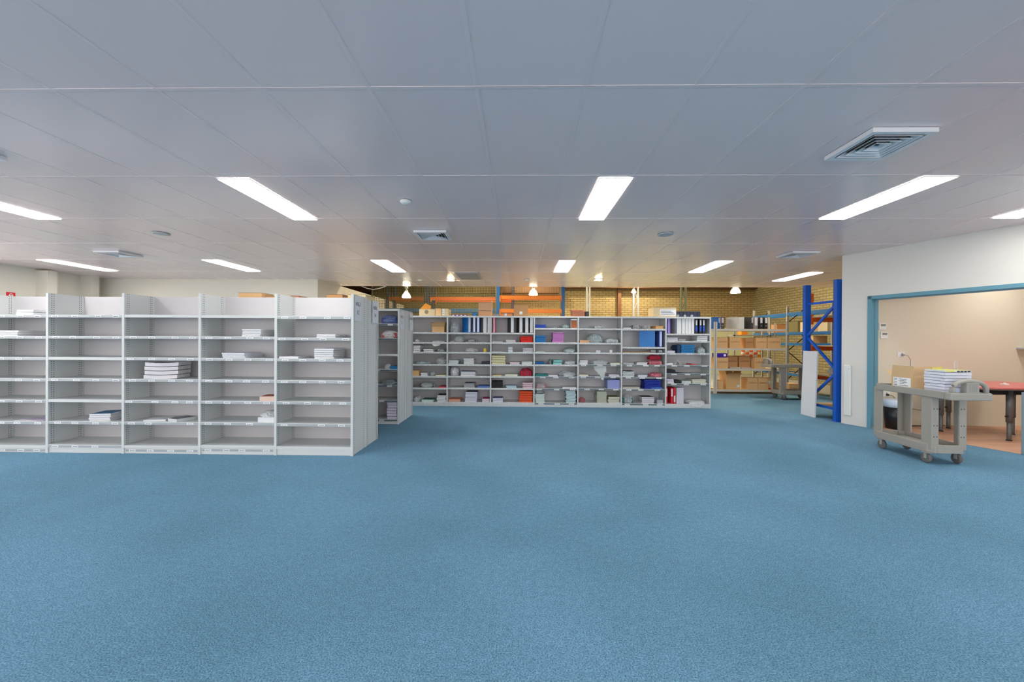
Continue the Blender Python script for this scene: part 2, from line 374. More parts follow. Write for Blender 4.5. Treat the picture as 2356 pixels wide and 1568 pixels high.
for x, y, d in ((-1.154, 4.028, 'small round smoke detector near the middle light panel'), (-2.312, 9.267, 'small round detector at the back ceiling edge, left'), (.159, 9.223, 'faint round detector at the back ceiling edge, middle')):
    m = MB(); m.lathe((x, y, CZ-.004), [(.055, 0), (.055, -.012), (.04, -.03), (.015, -.036)], M_WHITE); tag(m.build('smoke_detector'), d, 'smoke detector')
for x, y, d in ((1.899, 5.296, 'flat round ceiling speaker right of the middle'), (-4.778, 5.267, 'flat round ceiling speaker on the left')):
    m = MB(); m.lathe((x, y, CZ-.004), [(.1, 0), (.1, -.006), (.085, -.01)], mat('speaker_grille', (196, 198, 200), rough=.7)); tag(m.build('ceiling_speaker'), d, 'speaker')
M_DL = mat('warm_downlight', (255, 240, 210), emit=(255, 226, 176), estr=200)
for x, y, d in ((-1.605, 9.321, 'lit warm round downlight beside the flat grille'), (1.79, 9.194, 'lit warm round downlight right of the middle, back of ceiling')):
    t = empty('downlight', (x, y, CZ-.003)); tag(t, d, 'downlight', 'warm downlights')
    m = MB(); m.lathe((0, 0, 0), [(.1, 0), (.1, -.01), (.085, -.012)], M_WHITE); m.build('trim_ring', t)
    m = MB(); m.lathe((0, 0, 0), [(.08, -.012), (.08, -.016), (.001, -.018)], M_DL); m.build('lens', t)

# ================================================================== GREY SHELVING
def label_card_mesh(w=.075, h=.02):
    m = MB(); m.box(-w/2, w/2, -.0012, 0, -h/2, h/2, M_CARD)
    for a, b in ((-.36, -.1), (-.05, .12), (.16, .36)): m.box(w*a, w*b, -.0016, -.0011, -h*.16, h*.12, M_INK)
    return m.mesh('label_card')
CARD = label_card_mesh(); CARD_S = label_card_mesh(.10, .022)
def shelf_bay(loc, w, depth, H, zs, rz=0, both=False, top=False, cards=None, strip=None, name='shelving_bay', cm=None, kick=True, first=True):
    """zs: heights of the shelf surfaces, top to bottom; cards[k]: list of fractions 0..1 where label cards sit"""
    t = empty(name, loc, rz); hw = .0135
    for x in ([0] if first else [])+([w] if both else []):
        m = MB(); m.box(x-.0035, x+.0035, .004, depth-.002, 0, H, M_PERF4)
        m.box(x-hw, x+hw, 0, .004, 0, H, M_STEEL); m.box(x-hw, x-hw+.003, .004, .02, 0, H, M_STEEL); m.box(x+hw-.003, x+hw, .004, .02, 0, H, M_STEEL)
        m.box(x-hw, x+hw+(.02 if x < .4 else 0), depth-.004, depth-.002, 0, H, M_STEEL)
        m.build('side_panel', t)
    m = MB(); m.box(.004, w-.0145, depth-.008, depth-.005, .03, H-.002, M_BACK); m.build('back_panel', t)
    for k, z in enumerate(zs):
        m = MB(); m.box(.014, w-.014, .006, depth-.01, z-.004, z, M_STEEL); m.box(.014, w-.014, .003, .006, z-.032, z, M_STEEL); m.box(.014, w-.014, .006, .018, z-.032, z-.029, M_STEEL)
        s = m.build('shelf', t)
        if strip and strip[k]:
            m = MB(); m.box(.016, w-.016, .0005, .003, z-.029, z-.006, M_DSTRIP if strip[k] == 2 else M_STRIP); m.build('label_strip', s)
        if cards:
            for f in cards[k]:
                o = bpy.data.objects.new('label_card', cm or CARD); C.objects.link(o); o.parent = s; o.location = (f*w, .0002, z-.0185)
    if kick:
        m = MB(); m.box(.014, w-.014, .012, .016, .002, zs[-1]-.033, M_STEEL); m.build('kick_plate', t)
    if top:
        m = MB(); m.box(-hw if first else hw, w+(hw if both else -hw), 0, depth, H-.0, H+.004, M_STEEL); m.box(.014, w-.0142, .0, .004, H-.028, H, M_STEEL); m.build('top_cover', t)
    return t
YF, YB, YM = 4.487, 7.927, 6.199
XF = [-6.265, -5.386, -4.503, -3.621, -2.75, -1.88]
FC = [52, 194, 370, 545, 720]
FY = [[580+v/3.266 for v in r] for r in ([478, 637, 797, 957, 1117, 1279, 1458], [478, 637, 797, 957, 1115, 1280, 1456], [478, 638, 800, 962, 1122, 1284, 1462])] + \
     [[620+v/3.564 for v in r] for r in ([383, 557, 735, 912, 1087, 1262, 1450], [390, 567, 740, 918, 1093, 1272, 1462])]
FZ = [[aty(FC[b], y, YF).z+.014 for y in FY[b]] for b in range(5)]
def fr(bay, pxs): return [(aty(p, 850, YF).x-XF[bay])/(XF[bay+1]-XF[bay]) for p in pxs]
def z1(us): return [u/3.266 for u in us]
def z2(us): return [430+u/3.564 for u in us]
FCARDS = [[z1([10, 150, 280]), z1([150, 290, 10]), z1([140, 5]), z1([140, 275]), z1([10, 145, 290]), z1([10, 130, 285]), []],
          [z1([410, 560, 735, 870]), z1([420, 545, 725, 870]), [], z1([410, 575, 720, 870]), [], z1([435, 565, 720, 865]), z1([415, 565, 715])],
          [[], z1([1000, 1140, 1315, 1445]), z1([980, 1140, 1290, 1430]), z1([995, 1140, 1290, 1425]), z1([970, 1165, 1315, 1425]), z1([990, 1115, 1430]), []],
          [[], z2([180, 335, 515, 650]), z2([185, 345, 500, 675]), z2([180, 345, 490, 645]), z2([180, 330, 500, 655]), z2([175, 335, 515]), []],
          [z2([800, 950, 1150, 1310]), z2([780, 965, 1115, 1300]), z2([805, 950, 1110, 1255]), z2([800, 950, 1110, 1265]), z2([815, 990, 1150, 1280]), z2([800, 1105, 1270]), []]]
ORD = ['first', 'second', 'third', 'fourth', 'fifth', 'sixth', 'seventh', 'eighth']
for b in range(5):
    cards = [fr(b, [p for p in c if True]) for c in FCARDS[b]]
    t = shelf_bay((XF[b], YF, 0), XF[b+1]-XF[b], .4, 1.823, FZ[b], both=(b == 4), cards=cards, strip=[1 if c else 0 for c in cards])
    tag(t, ['near grey steel shelving bay cut by the left picture edge', 'second near shelving bay from the left, book with blue cover low down', 'near grey shelving bay holding one thick pile of curled paper', 'near grey shelving bay with cardboard showing over its top, four paper piles', 'near grey shelving bay at the aisle end, beside the AISLE 13 sign'][b], 'shelving', 'grey steel shelving bays of the near row')
for b, us in ((0, z1([10, 150, 270])), (2, z1([990, 1125, 1280, 1425])), (3, z2([170, 320, 450, 650]))):
    kp = [c for o in bpy.data.objects if o.name.startswith('shelving_bay') and o.parent is None and abs(o.location.x-XF[b]) < .01 for c in o.children if c.name.startswith('kick_plate')][0]
    w = XF[b+1]-XF[b]; zc = FZ[b][6]-.06
    m = MB(); m.box(.03, w-.03, .0095, .0118, zc-.012, zc+.012, M_STRIP); m.build('label_strip', kp)
    for f in fr(b, us):
        o = bpy.data.objects.new('label_card', CARD); C.objects.link(o); o.parent = kp; o.location = (f*w, .0093, zc)
# the bays standing back to back with them
for b in range(5):
    t = shelf_bay((XF[b+1], YF+.802, 0), XF[b+1]-XF[b], .4, 1.80, FZ[b], rz=math.pi, both=(b == 0), first=True)
    tag(t, 'grey steel shelving bay standing back to back behind the near row, '+ORD[b]+' from the left', 'shelving', 'grey bays facing away behind the near row')
# middle row
MZ = [aty(893, 700+v/5.41, YM).z+.014 for v in (250, 430, 628, 818, 1012, 1200, 1440)]
XM = -1.8742
for b in range(2):
    x0 = XM-.86*(b+1)
    cf = [[.85], [.45], [], [.62], [.84], [.7], [.7]]
    t = shelf_bay((x0, YM, 0), .86, .394, 1.785, MZ, both=(b == 0), top=True, cards=cf if b == 0 else None, strip=[2, 2, 0, 2, 2, 2, 2])
    tag(t, ['grey shelving bay of the middle row seen past the AISLE 14 sign', 'grey shelving bay of the middle row hidden behind the near row'][b], 'shelving', 'grey bays of the middle row')
    t = shelf_bay((x0+.86, YM+.79, 0), .86, .394, 1.785, MZ, rz=math.pi, both=True, first=(b == 0), top=True)
    tag(t, ['grey shelving bay back to back with the middle row, aisle end', 'grey shelving bay back to back with the middle row, further left'][b], 'shelving', 'grey bays facing away behind the middle row')
# far row
XB = [-1.426-.861, -1.426, -.565, .291, 1.153, 2.003, 2.866, 3.726]
BV = [[713, 825, 935, 1073, 1208, 1340, 1502], [717, 828, 937, 1075, 1208, 1340, 1502], [720, 828, 937, 1076, 1210, 1345, 1505], [667, 830, 940, 1078, 1215, 1350, 1512],
      [670, 833, 942, 1078, 1213, 1350, 1512], [675, 880, 945, 1082, 1220, 1356, 1520], [730, 813, 950, 1085, 1180, 1292, 1525]]
BC = [985, 1080, 1180, 1280, 1380, 1481, 1583]
BZ = [[aty(BC[b], 620+v/4.9, YB).z+.016 for v in BV[b]] for b in range(7)]
BNAME = ['first', 'second', 'third', 'fourth', 'fifth', 'sixth', 'last']
for b in range(7):
    rr = random.Random(b)
    cards = [[.16+rr.uniform(-.06, .06), .5+rr.uniform(-.06, .06), .84+rr.uniform(-.05, .05)] for k in range(7)]
    st = [0]*7
    if b >= 3: st = [0, 0, 0, 2 if b > 3 else 0, 2, 2, 2 if b in (3, 5) else 0]
    if b == 6: st = [0, 1, 1, 2, 2, 2, 0]
    t = shelf_bay((XB[b], YB, 0), XB[b+1]-XB[b], .4, 1.785, BZ[b], both=(b == 6), top=True, cards=cards, strip=st, cm=CARD_S)
    tag(t, ['grey bay of the far row beside the second aisle end panel', 'grey bay of the far row with blue binders on its top shelf', 'grey bay of the far row with black spined binders and an orange pile', 'grey bay of the far row holding the stack of mauve booklets', 'grey bay of the far row with a clear bag drooping from a shelf',
            'grey bay of the far row with one wide blue binder face', 'right end bay of the far row with white, black and red binders'][b], 'shelving', 'grey steel shelving bays of the far row')
# aisle signs, on end panels
def aisle_sign(y, z, x, num, lab, w=.2, h=.285):
    t = empty('aisle_sign', (x, y, z)); tag(t, lab, 'sign', 'paper aisle signs')
    m = MB(); m.box(0, .001, -w/2, w/2, -h/2, h/2, mat('sign_paper', (214, 220, 228), rough=.5)); m.build('sheet', t)
    place_text(text_mesh('AISLE', .062, M_INK), t, Matrix.Translation((.0018, 0, .052)) @ T_RIGHT)
    place_text(text_mesh(num, .07, M_INK), t, Matrix.Translation((.0018, 0, -.045)) @ T_RIGHT)
aisle_sign(YF+.125, 1.665, XF[5]+.0145, '13', 'paper sign reading AISLE 13, nearer half of the near end panel')
aisle_sign(YF+.675, 1.665, XF[5]+.0145, '14', 'paper sign reading AISLE 14, rear half of the near end panel')
aisle_sign(YM+.13, 1.62, XM+.0145, '3', 'faint paper aisle sign nearer the camera on the middle end panel')
aisle_sign(YM+.66, 1.62, XM+.0145, '1', 'faint paper aisle sign at the far side of the middle end panel')

# ================================================================== THINGS ON SHELVES
def col_mat(c, rough=.6): return mat('cover_%d_%d_%d' % c, c, rough=rough)
def slab_mesh(w, d, h, cover, page, sag=0, curl=0, seed=0):
    m = MB(); rr = random.Random(seed); nx, ny = 6, 3; bm = m.bm; ic, ip = m.mi(cover), m.mi(page)
    g = {}
    for k in (0, 1):
        for i in range(nx+1):
            for j in range(ny+1):
                u = i/nx*2-1; x = u*w/2; y = j/ny*d; z = sag*(u*u)+curl*math.sin(u*5+seed)*.5
                bul = .0 if k == 0 else 0
                g[k, i, j] = bm.verts.new((x, y, z+k*h))
    for i in range(nx):
        for j in range(ny):
            f = bm.faces.new((g[0, i, j], g[0, i, j+1], g[0, i+1, j+1], g[0, i+1, j])); f.material_index = ic
            f = bm.faces.new((g[1, i, j], g[1, i+1, j], g[1, i+1, j+1], g[1, i, j+1])); f.material_index = ic
    for i in range(nx):
        bm.faces.new((g[0, i, 0], g[0, i+1, 0], g[1, i+1, 0], g[1, i, 0])).material_index = ip
        bm.faces.new((g[0, i+1, ny], g[0, i, ny], g[1, i, ny], g[1, i+1, ny])).material_index = ip
    for j in range(ny):
        bm.faces.new((g[0, 0, j+1], g[0, 0, j], g[1, 0, j], g[1, 0, j+1])).material_index = ip
        bm.faces.new((g[0, nx, j], g[0, nx, j+1], g[1, nx, j+1], g[1, nx, j])).material_index = ip
    return m.mesh('slab')
def stack(x0, x1, yf, z0, z1, n, col, lab, name='booklet', d=.27, cover=None, sag=0, rot=0, cat=None, jit=.0065, top=None):
    """n separate layers lying on one another; every layer is a thing"""
    w = x1-x0; h = (z1-z0)/n; pg = pages('pages_%d_%d_%d' % col, col); cv = col_mat(cover or col)
    out = []
    for k in range(n):
        last = (k == n-1)
        c2 = col_mat(top) if (last and top) else cv
        sg = sag*(.4+.6*k/max(1, n-1)) if sag else 0
        me = slab_mesh(w, d, h*.86, c2, pg, sag=sg, seed=len(bpy.data.objects))
        o = bpy.data.objects.new(name, me); C.objects.link(o)
        o.location = ((x0+x1)/2+random.uniform(-jit, jit), yf+random.uniform(0, jit*2), z0+k*h+.0008); o.rotation_euler = (0, 0, rot+random.uniform(-.045, .045)*(n > 1))
        pos = '' if n == 1 else ('lowest ' if k == 0 else 'topmost ' if last else ['', 'second lowest ', 'third lowest ', 'fourth lowest ', 'fifth lowest ', 'sixth lowest ', 'seventh lowest ', 'eighth lowest '][k])
        l = pos+lab.replace('stacked ', '', 1)
        tag(o, l, cat or name.split('_')[-1], ('pile of '+name.replace('_', ' ')+'s: '+lab.replace('stacked ', '', 1)) if n > 1 else None); out.append(o)
    return out
def bag(x0, x1, yf, z0, z1, lab, inner=None, d=.26, mt=None, name='plastic_bag', hang=0, seed=None, cr=1.0):
    w = x1-x0; h = z1-z0; rs = Vector((len(bpy.data.objects)*3.7, 1.3, 2.1)) if seed is None else Vector((seed, 0, 0))
    bm = bmesh.new(); bmesh.ops.create_icosphere(bm, subdivisions=4, radius=1)
    for v in bm.verts:
        n = v.co.normalized()
        k = 1+cr*(.16*noise.noise(n*2.3+rs)+.10*abs(noise.noise(n*5+rs))-.12*abs(noise.noise(n*9+rs)))
        p = n*k
        p.z = (max(p.z, -.55)+.55)/1.55
        edge = (abs(n.x)**3)*.25*noise.noise(n*3+rs*2)
        v.co = Vector((p.x*w/2, d/2+p.y*d/2, max(.0, (p.z+edge*.5))*h))
        if hang and v.co.y < d*.3:
            q = 1-v.co.y/(d*.3); v.co.y -= q*.055; v.co.z = v.co.z*(1-q*.3)+.004-(hang*(q-.45)*1.8 if q > .45 else 0)
    me = bpy.data.meshes.new(name); bm.to_mesh(me); bm.free()
    me.materials.append(mt or M_BAG)
    o = bpy.data.objects.new(name, me); C.objects.link(o); o.location = ((x0+x1)/2, yf, z0+.001)
    tag(o, lab, 'bag')
    if inner:
        c = bpy.data.objects.new('packet', slab_mesh(w*.8, d*.7, h*.62, col_mat(inner), pages('pages_%d_%d_%d' % inner, inner), seed=1)); C.objects.link(c); c.parent = o; c.location = (0, d*.15, .006)
    return o
def binder_obj(spine=(30, 90, 180), label=(225, 228, 235), t=.07, dp=.27, h=.315, lab_rect=(.15, .85, .1, .95), ring=True, name='binder', low=None):
    r = empty(name); cm = col_mat(spine, .4)
    m = MB(.002); m.box(-t/2, t/2, 0, .004, 0, h, cm); m.box(-t/2, -t/2+.003, .004, dp, 0, h, cm); m.box(t/2-.003, t/2, .004, dp, 0, h, cm); m.build('cover', r)
    m = MB(); m.box(-t/2+.004, t/2-.006, .012, dp-.01, .004, h-.012, pages('pages_white', (236, 236, 232))); m.build('paper_block', r)
    if label:
        a, b, c, e = lab_rect; m = MB(); m.box(-t/2+a*t, -t/2+b*t, -.001, 0, c*h, e*h, col_mat(label)); m.build('spine_label', r)
    if low:
        m = MB(); m.box(-t/2+.12*t, -t/2+.88*t, -.001, 0, .14*h, .48*h, col_mat(low)); m.build('spine_band', r)
    if ring:
        m = MB(); m.lathe((0, -.0012, h*.27), [(.009, 0), (.013, -.001), (.013, .001), (.009, .0012)], M_GREY, n=14, axis='y'); m.build('finger_ring', r)
    return r
def carton(x0, x1, yf, z0, z1, lab, d=.3, mt=None, text=None, open_=0, name='cardboard_box', rot=0, lbl=None, tape=True, tcol=(120, 60, 30), tsize=None, flap=(1, 1, 1, 1), fl=.5):
    mt = mt or M_CARDB; w = x1-x0; h = z1-z0; t = empty(name, ((x0+x1)/2, yf, z0+.001), rot); tag(t, lab, 'box'); e = .004
    m = MB()
    m.box(-w/2, w/2, 0, e, 0, h, mt); m.box(-w/2, w/2, d-e, d, 0, h, mt); m.box(-w/2, -w/2+e, e, d-e, 0, h, mt); m.box(w/2-e, w/2, e, d-e, 0, h, mt); m.box(-w/2+e, w/2-e, e, d-e, 0, e, mt)
    if not open_: m.box(-w/2, w/2, 0, d, h-e, h, mt)
    m.build('body', t)
    if open_:
        L = open_
        spec = [((-w/2, 0), (w/2, 0), (0, -1)), ((w/2, 0), (w/2, d), (1, 0)), ((w/2, d), (-w/2, d), (0, 1)), ((-w/2, d), (-w/2, 0), (-1, 0))]
        for k, (a, b, nrm) in enumerate(spec):
            if not flap[k]: continue
            ang = flap[k]; oz = math.cos(ang)*L; on = math.sin(ang)*L
            m = MB(); a0 = Vector((a[0], a[1], h)); b0 = Vector((b[0], b[1], h)); of = Vector((nrm[0]*on, nrm[1]*on, oz)); th = Vector((-nrm[0], -nrm[1], 0))*e
            m.quadbox([a0, b0, b0+th, a0+th, a0+of, b0+of, b0+of+th, a0+of+th], mt); m.build('flap', t)
    elif tape:
        m = MB(); m.box(-w/2-.0004, w/2+.0004, d/2-.024, d/2+.024, h, h+.0006, mat('parcel_tape', (206, 178, 130), rough=.25)); m.build('tape', t)
    if text:
        place_text(text_mesh(text, tsize or w*.19, col_mat(tcol)), t, Matrix.Translation((0, -.0008, h*.56)) @ T_FRONT)
    if lbl:
        m = MB(); m.box(lbl[0]*w-w/2, lbl[1]*w-w/2, -.001, 0, lbl[2]*h, lbl[3]*h, M_CARD)
        for q in range(3): m.box((lbl[0]+.04)*w-w/2, (lbl[1]-.08*q-.04)*w-w/2, -.0016, -.001, (lbl[2]+(lbl[3]-lbl[2])*(.2+.25*q))*h, (lbl[2]+(lbl[3]-lbl[2])*(.27+.25*q))*h, M_INK)
        m.build('printed_label', t)
    return t

# ---- near row
def FX(px, py=850): return aty(px, py, YF).x
def FH(px, py): return aty(px, py, YF+.02).z
def fstack(b, k, p0, p1, ytop, n, col, lab, **kw):
    z0 = FZ[b][k]; z1_ = FH((p0+p1)/2, ytop)
    stack(FX(p0), FX(p1), YF+.02, z0, max(z1_, z0+.004*n), n, col, lab, **kw)
WH = (236, 236, 240)
# frames: label text shortened with bay / shelf wording
fstack(0, 0, 32, 71, 711, 2, WH, 'stacked white booklet on the top shelf at the left picture edge', jit=.008)
fstack(0, 1, -14, 36, 759, 3, WH, 'stacked white booklet left on the second shelf down at the left edge')
for q, (c, l) in enumerate((((236, 236, 238), 'white loose sheet under mauve one, low shelf at the left picture edge'), ((206, 196, 216), 'mauve loose sheet on a low shelf at the left picture edge'))):
    o = stack(FX(30), FX(100), YF+.03, FZ[0][5]+q*.004, FZ[0][5]+.0035+q*.004, 1, c, l, name='paper_sheet', rot=.12-.3*q, d=.2)
fstack(1, 5, 205, 245, 951, 4, WH, 'stacked white book under the blue covered one, low in the second near bay', name='book', top=(60, 120, 160), rot=.25, d=.25)
# curled thick pile
w0, w1 = FX(331), FX(383)
fstack(2, 3, 333, 400, 834, 4, (232, 228, 232), 'stacked thick bundle of curled paper in the middle near bay', name='paper_bundle', sag=.012, rot=.22, d=.24)
fstack(2, 5, 330, 372, 965, 1, (232, 232, 234), 'thin white leaflet lying left on the sixth shelf, middle near bay', name='leaflet', rot=.3, d=.18)
fstack(2, 5, 376, 408, 962, 1, (214, 216, 218), 'thin leaflet with dark edge lying right on the sixth shelf, middle near bay', name='leaflet', rot=-.35, d=.2, cover=(120, 122, 126))
fstack(3, 1, 553, 596, 757, 7, WH, 'stacked white booklet on the second shelf, fourth near bay', d=.3)
fstack(3, 2, 507, 560, 811, 4, (232, 234, 242), 'stacked white booklet on the third shelf, fourth near bay', d=.3, rot=-.05)
fstack(3, 4, 597, 628, 910, 1, (236, 206, 190), 'thin book with red brown cover on the fifth shelf, fourth near bay', name='book', cover=(190, 110, 90), rot=.15, d=.2)
fstack(3, 5, 590, 628, 958, 1, WH, 'white packet under a clear bag on the sixth shelf, fourth near bay', name='paper_packet', d=.2)
bag(FX(588), FX(629), YF+.03, FZ[3][5]+.03, FZ[3][5]+.12, 'small clear plastic bag on the sixth shelf, fourth near bay', mt=M_BAGW, d=.2)
fstack(4, 1, 725, 768, 768, 2, WH, 'stacked white booklet on the second shelf of the aisle end near bay', d=.3)
fstack(4, 2, 721, 765, 801, 5, WH, 'stacked thick white book on the third shelf of the aisle end near bay', name='book', d=.3)
fstack(4, 2, 638, 682, 819, 1, WH, 'thin white booklet at the left of the third shelf, aisle end near bay', d=.25)
# cardboard lying on top of the facing-away bays
zt = 1.80
for p0, p1, yt, lab, mt in ((549, 602, 673, 'flattened brown cardboard stack showing above the fourth near bay', M_CARDB), (611, 633, 680, 'low brown carton edge showing right of the flattened cardboard', M_CARDD), (668, 688, 680, 'reddish brown flat carton above the aisle end near bay', mat('card_red', (190, 136, 110), rough=.8)),
                            (752, 788, 677, 'brown carton showing beside the upright of the aisle end near bay', M_CARDD)):
    a, b_ = aty(p0, 680, YF+.5), aty(p1, 680, YF+.5); zz = aty((p0+p1)/2, yt, YF+.5).z
    carton(a.x, b_.x, YF+.5, FZ[3][0]+.01, zz, lab, mt=mt, d=.24)
a, b_ = aty(788, 690, YF+.46), aty(851, 690, YF+.46)
carton(-2.12, XF[5]-.02, YF+.44, FZ[4][0]+.01, aty(860, 681, YF+.6).z, 'pale cardboard box poking above the AISLE 14 sign', mt=M_CARDI, d=.33)

# ---- middle row bay
def MX(px): return aty(px, 850, YM).x
def MH(y): return aty(893, y, YM).z
bag(MX(871), MX(912), YM+.02, MZ[0], MH(723), 'blue and clear plastic bag on the top shelf of the middle row bay', inner=(60, 80, 150), mt=plastic('blue_bag', (120, 140, 190), .6))
bag(MX(870), MX(913), YM+.02, MZ[1], MH(759), 'clear bag with a red stripe on the second shelf, middle row bay', inner=(190, 80, 90), mt=M_BAGW)
fb = stack(MX(897), MX(913), YM+.02, MZ[3], MH(842), 3, (40, 130, 190), 'stacked bright blue packet on the middle shelf, middle row bay', name='packet', d=.2)
bag(MX(880), MX(896), YM+.02, MZ[3], MH(838), 'small crumpled bag left of the blue packets in the middle row bay', mt=M_BAGW, d=.2)
bag(MX(872), MX(912), YM+.01, MZ[4], MH(874), 'flat grey plastic bag on the fifth shelf of the middle row bay', mt=plastic('grey_bag', (150, 165, 168), .7), hang=.01)
stack(MX(890), MX(913), YM+.02, MZ[6], MH(925), 6, (214, 208, 226), 'stacked pale lilac book on the bottom shelf of the middle row bay', name='book', d=.3, jit=.008)

# ---- far row contents
def BX(px): return aty(px, 830, YB).x
def BH(px, y): return aty(px, y, YB+.02).z
SH = ['top', 'second', 'third', 'fourth', 'fifth', 'sixth', 'bottom']
BB = ['first', 'second', 'third', 'fourth', 'fifth', 'sixth', 'end']
def where(b, k): return ', %s shelf, %s far bay' % (SH[k], BB[b])
def it(kind, b, k, p0, p1, yt, look, col=WH, n=1, **kw):
    z0 = BZ[b][k]; z1_ = max(BH((p0+p1)/2, yt), z0+.004*n); lab = look+where(b, k)
    if kind == 's': return stack(BX(p0)+.004, BX(p1)-.004, YB+.02, z0, z1_, n, col, lab, **kw)
    if kind == 'b': return bag(BX(p0)+.01, BX(p1)-.01, YB+.03, z0, max(z1_, z0+.03), lab, **kw)
    if kind == 'c': return carton(BX(p0), BX(p1), YB+.03, z0, z1_, lab, **kw)
it('c', 0, 0, 993, 1021, 751, 'open brown carton with raised flaps', open_=.1, d=.22, flap=(.9, .15, .05, .35), mt=M_CARDB)
it('b', 0, 1, 949, 967, 779, 'small milky bag', mt=M_BAGW)
it('b', 0, 1, 986, 1026, 783, 'silvery clear bag sliding over the lip', hang=.09, mt=M_BAG)
it('s', 0, 2, 950, 966, 794, 'stacked white booklet at the left', n=4)
it('s', 0, 2, 973, 996, 802, 'stacked white pad', n=2)
it('b', 0, 2, 1000, 1026, 801, 'dark green and clear bag', inner=(90, 120, 100))
it('b', 0, 3, 950, 987, 831, 'flat pale blue bag', mt=plastic('pale_blue_bag', (196, 214, 218), .7))
it('b', 0, 3, 1000, 1026, 822, 'crumpled shiny clear bag')
it('c', 0, 4, 949, 963, 852, 'small open carton with dark inside', open_=.03, d=.2, flap=(0, .9, 0, 0))
it('s', 0, 4, 967, 983, 857, 'stacked white booklet beside a carton', n=2)
it('b', 0, 4, 985, 1000, 854, 'small clear bag')
it('s', 0, 4, 1001, 1025, 862, 'pale yellow paper lying flat', (232, 228, 196), name='paper_sheet')
it('b', 0, 5, 961, 1000, 879, 'large clear bag with black and white packets', inner=(70, 70, 84))
it('s', 0, 5, 1008, 1026, 889, 'red sheet lying flat', (222, 80, 90), name='paper_sheet')
it('b', 0, 6, 949, 966, 911, 'folded milky bag', mt=M_BAGW)
it('s', 0, 6, 969, 996, 918, 'dark green folder', (200, 226, 220), name='folder', cover=(40, 104, 96))
it('s', 0, 6, 1005, 1026, 909, 'stacked wavy white booklet', n=5, sag=.006, top=(60, 66, 72))
it('b', 1, 0, 1032, 1055, 740, 'tall bunched clear bag', d=.3, cr=1.4)
it('b', 1, 1, 1031, 1046, 783, 'small milky bag', mt=M_BAGW)
it('b', 1, 1, 1042, 1066, 771, 'thin clear bag', cr=1.5)
it('b', 1, 1, 1069, 1098, 779, 'bag with dark grey packets', inner=(74, 78, 100))
it('b', 1, 2, 1066, 1098, 799, 'grey white bag with a twisted end', mt=M_BAGW, cr=1.5)
it('s', 1, 2, 1112, 1119, 800, 'small yellow pack', (236, 200, 70), name='packet', d=.1)
it('s', 1, 3, 1031, 1054, 828, 'stacked white pad under a blue bag', (222, 230, 236), n=3)
it('s', 1, 3, 1066, 1090, 824, 'stacked white booklet', n=7, sag=.004)
it('s', 1, 3, 1106, 1127, 831, 'dark packet with white edge', (60, 62, 70), name='packet')
it('s', 1, 4, 1059, 1093, 854, 'stacked white book', n=3, name='book', top=(60, 120, 170))
it('b', 1, 4, 1032, 1055, 843, 'white packet wrapped in film', mt=plastic('white_film', (232, 230, 236), .9, .3), cr=.5)
it('s', 1, 5, 1067, 1092, 881, 'stacked grey booklet', (178, 178, 184), n=3, top=(90, 90, 96))
it('s', 1, 5, 1098, 1127, 887, 'blue folder', (90, 120, 190), name='folder', cover=(60, 90, 170))
it('s', 1, 6, 1031, 1059, 918, 'stacked orange book', (238, 178, 150), n=3, name='book', cover=(226, 130, 90))
it('s', 1, 6, 1070, 1098, 901, 'stacked white book in the tall pile', (222, 222, 238), n=7, name='book', top=(90, 84, 100), jit=.009)
it('s', 1, 6, 1109, 1127, 917, 'stacked white book with magenta cover', (238, 220, 232), n=3, name='book', cover=(190, 50, 110))
it('s', 2, 1, 1131, 1156, 784, 'thin grey paper', (196, 198, 206), name='paper_sheet')
it('s', 2, 1, 1164, 1187, 781, 'stacked white booklet', (232, 228, 226), n=3)
it('s', 2, 1, 1198, 1226, 773, 'stacked bright red folder', (238, 36, 20), n=4, name='folder', rot=.06)
it('s', 2, 2, 1131, 1155, 808, 'thin white paper', (226, 222, 224), name='paper_sheet')
it('s', 2, 2, 1169, 1180, 797, 'stacked blue and white pack', (222, 230, 238), n=2, name='packet', top=(50, 100, 200), d=.12)
it('s', 2, 2, 1202, 1226, 800, 'stacked white tray with black corners', (208, 206, 212), n=3, name='tray', cover=(40, 40, 44))
it('s', 2, 3, 1131, 1163, 817, 'stacked thick pale yellow book', (232, 226, 180), n=4, name='book')
it('s', 2, 3, 1173, 1196, 832, 'stacked pale pink booklet', (230, 210, 214), n=2)
it('s', 2, 3, 1201, 1226, 831, 'stacked white booklet', (226, 232, 230), n=2)
it('s', 2, 4, 1132, 1154, 862, 'buff paper lying flat', (226, 208, 160), name='paper_sheet')
it('s', 2, 4, 1162, 1192, 860, 'pale green pad', (226, 230, 208), name='pad')
it('b', 2, 4, 1195, 1226, 847, 'red packets in shiny film', inner=(206, 26, 60), mt=plastic('red_film', (214, 50, 84), .5))
it('s', 2, 5, 1131, 1156, 877, 'stacked black folder', (40, 42, 46), n=5, name='folder', jit=.008)
it('s', 2, 5, 1165, 1189, 887, 'stacked pale blue booklet', (196, 220, 232), n=2)
it('s', 2, 5, 1202, 1226, 880, 'stacked pale pink pad', (228, 196, 204), n=3, name='pad', sag=.008)
it('s', 2, 6, 1133, 1157, 915, 'stacked white book with blue cover', (224, 226, 240), n=3, name='book', top=(90, 110, 170))
it('s', 2, 6, 1195, 1226, 899, 'stacked orange red folder', (236, 84, 34), n=5, name='folder', jit=.01)
it('s', 3, 0, 1232, 1257, 746, 'stacked royal blue folder', (50, 84, 190), n=2, name='folder', sag=.008)
it('b', 3, 0, 1263, 1291, 752, 'thin clear bag lying flat')
it('b', 3, 0, 1292, 1312, 745, 'bag with green and red packets', inner=(120, 170, 150))
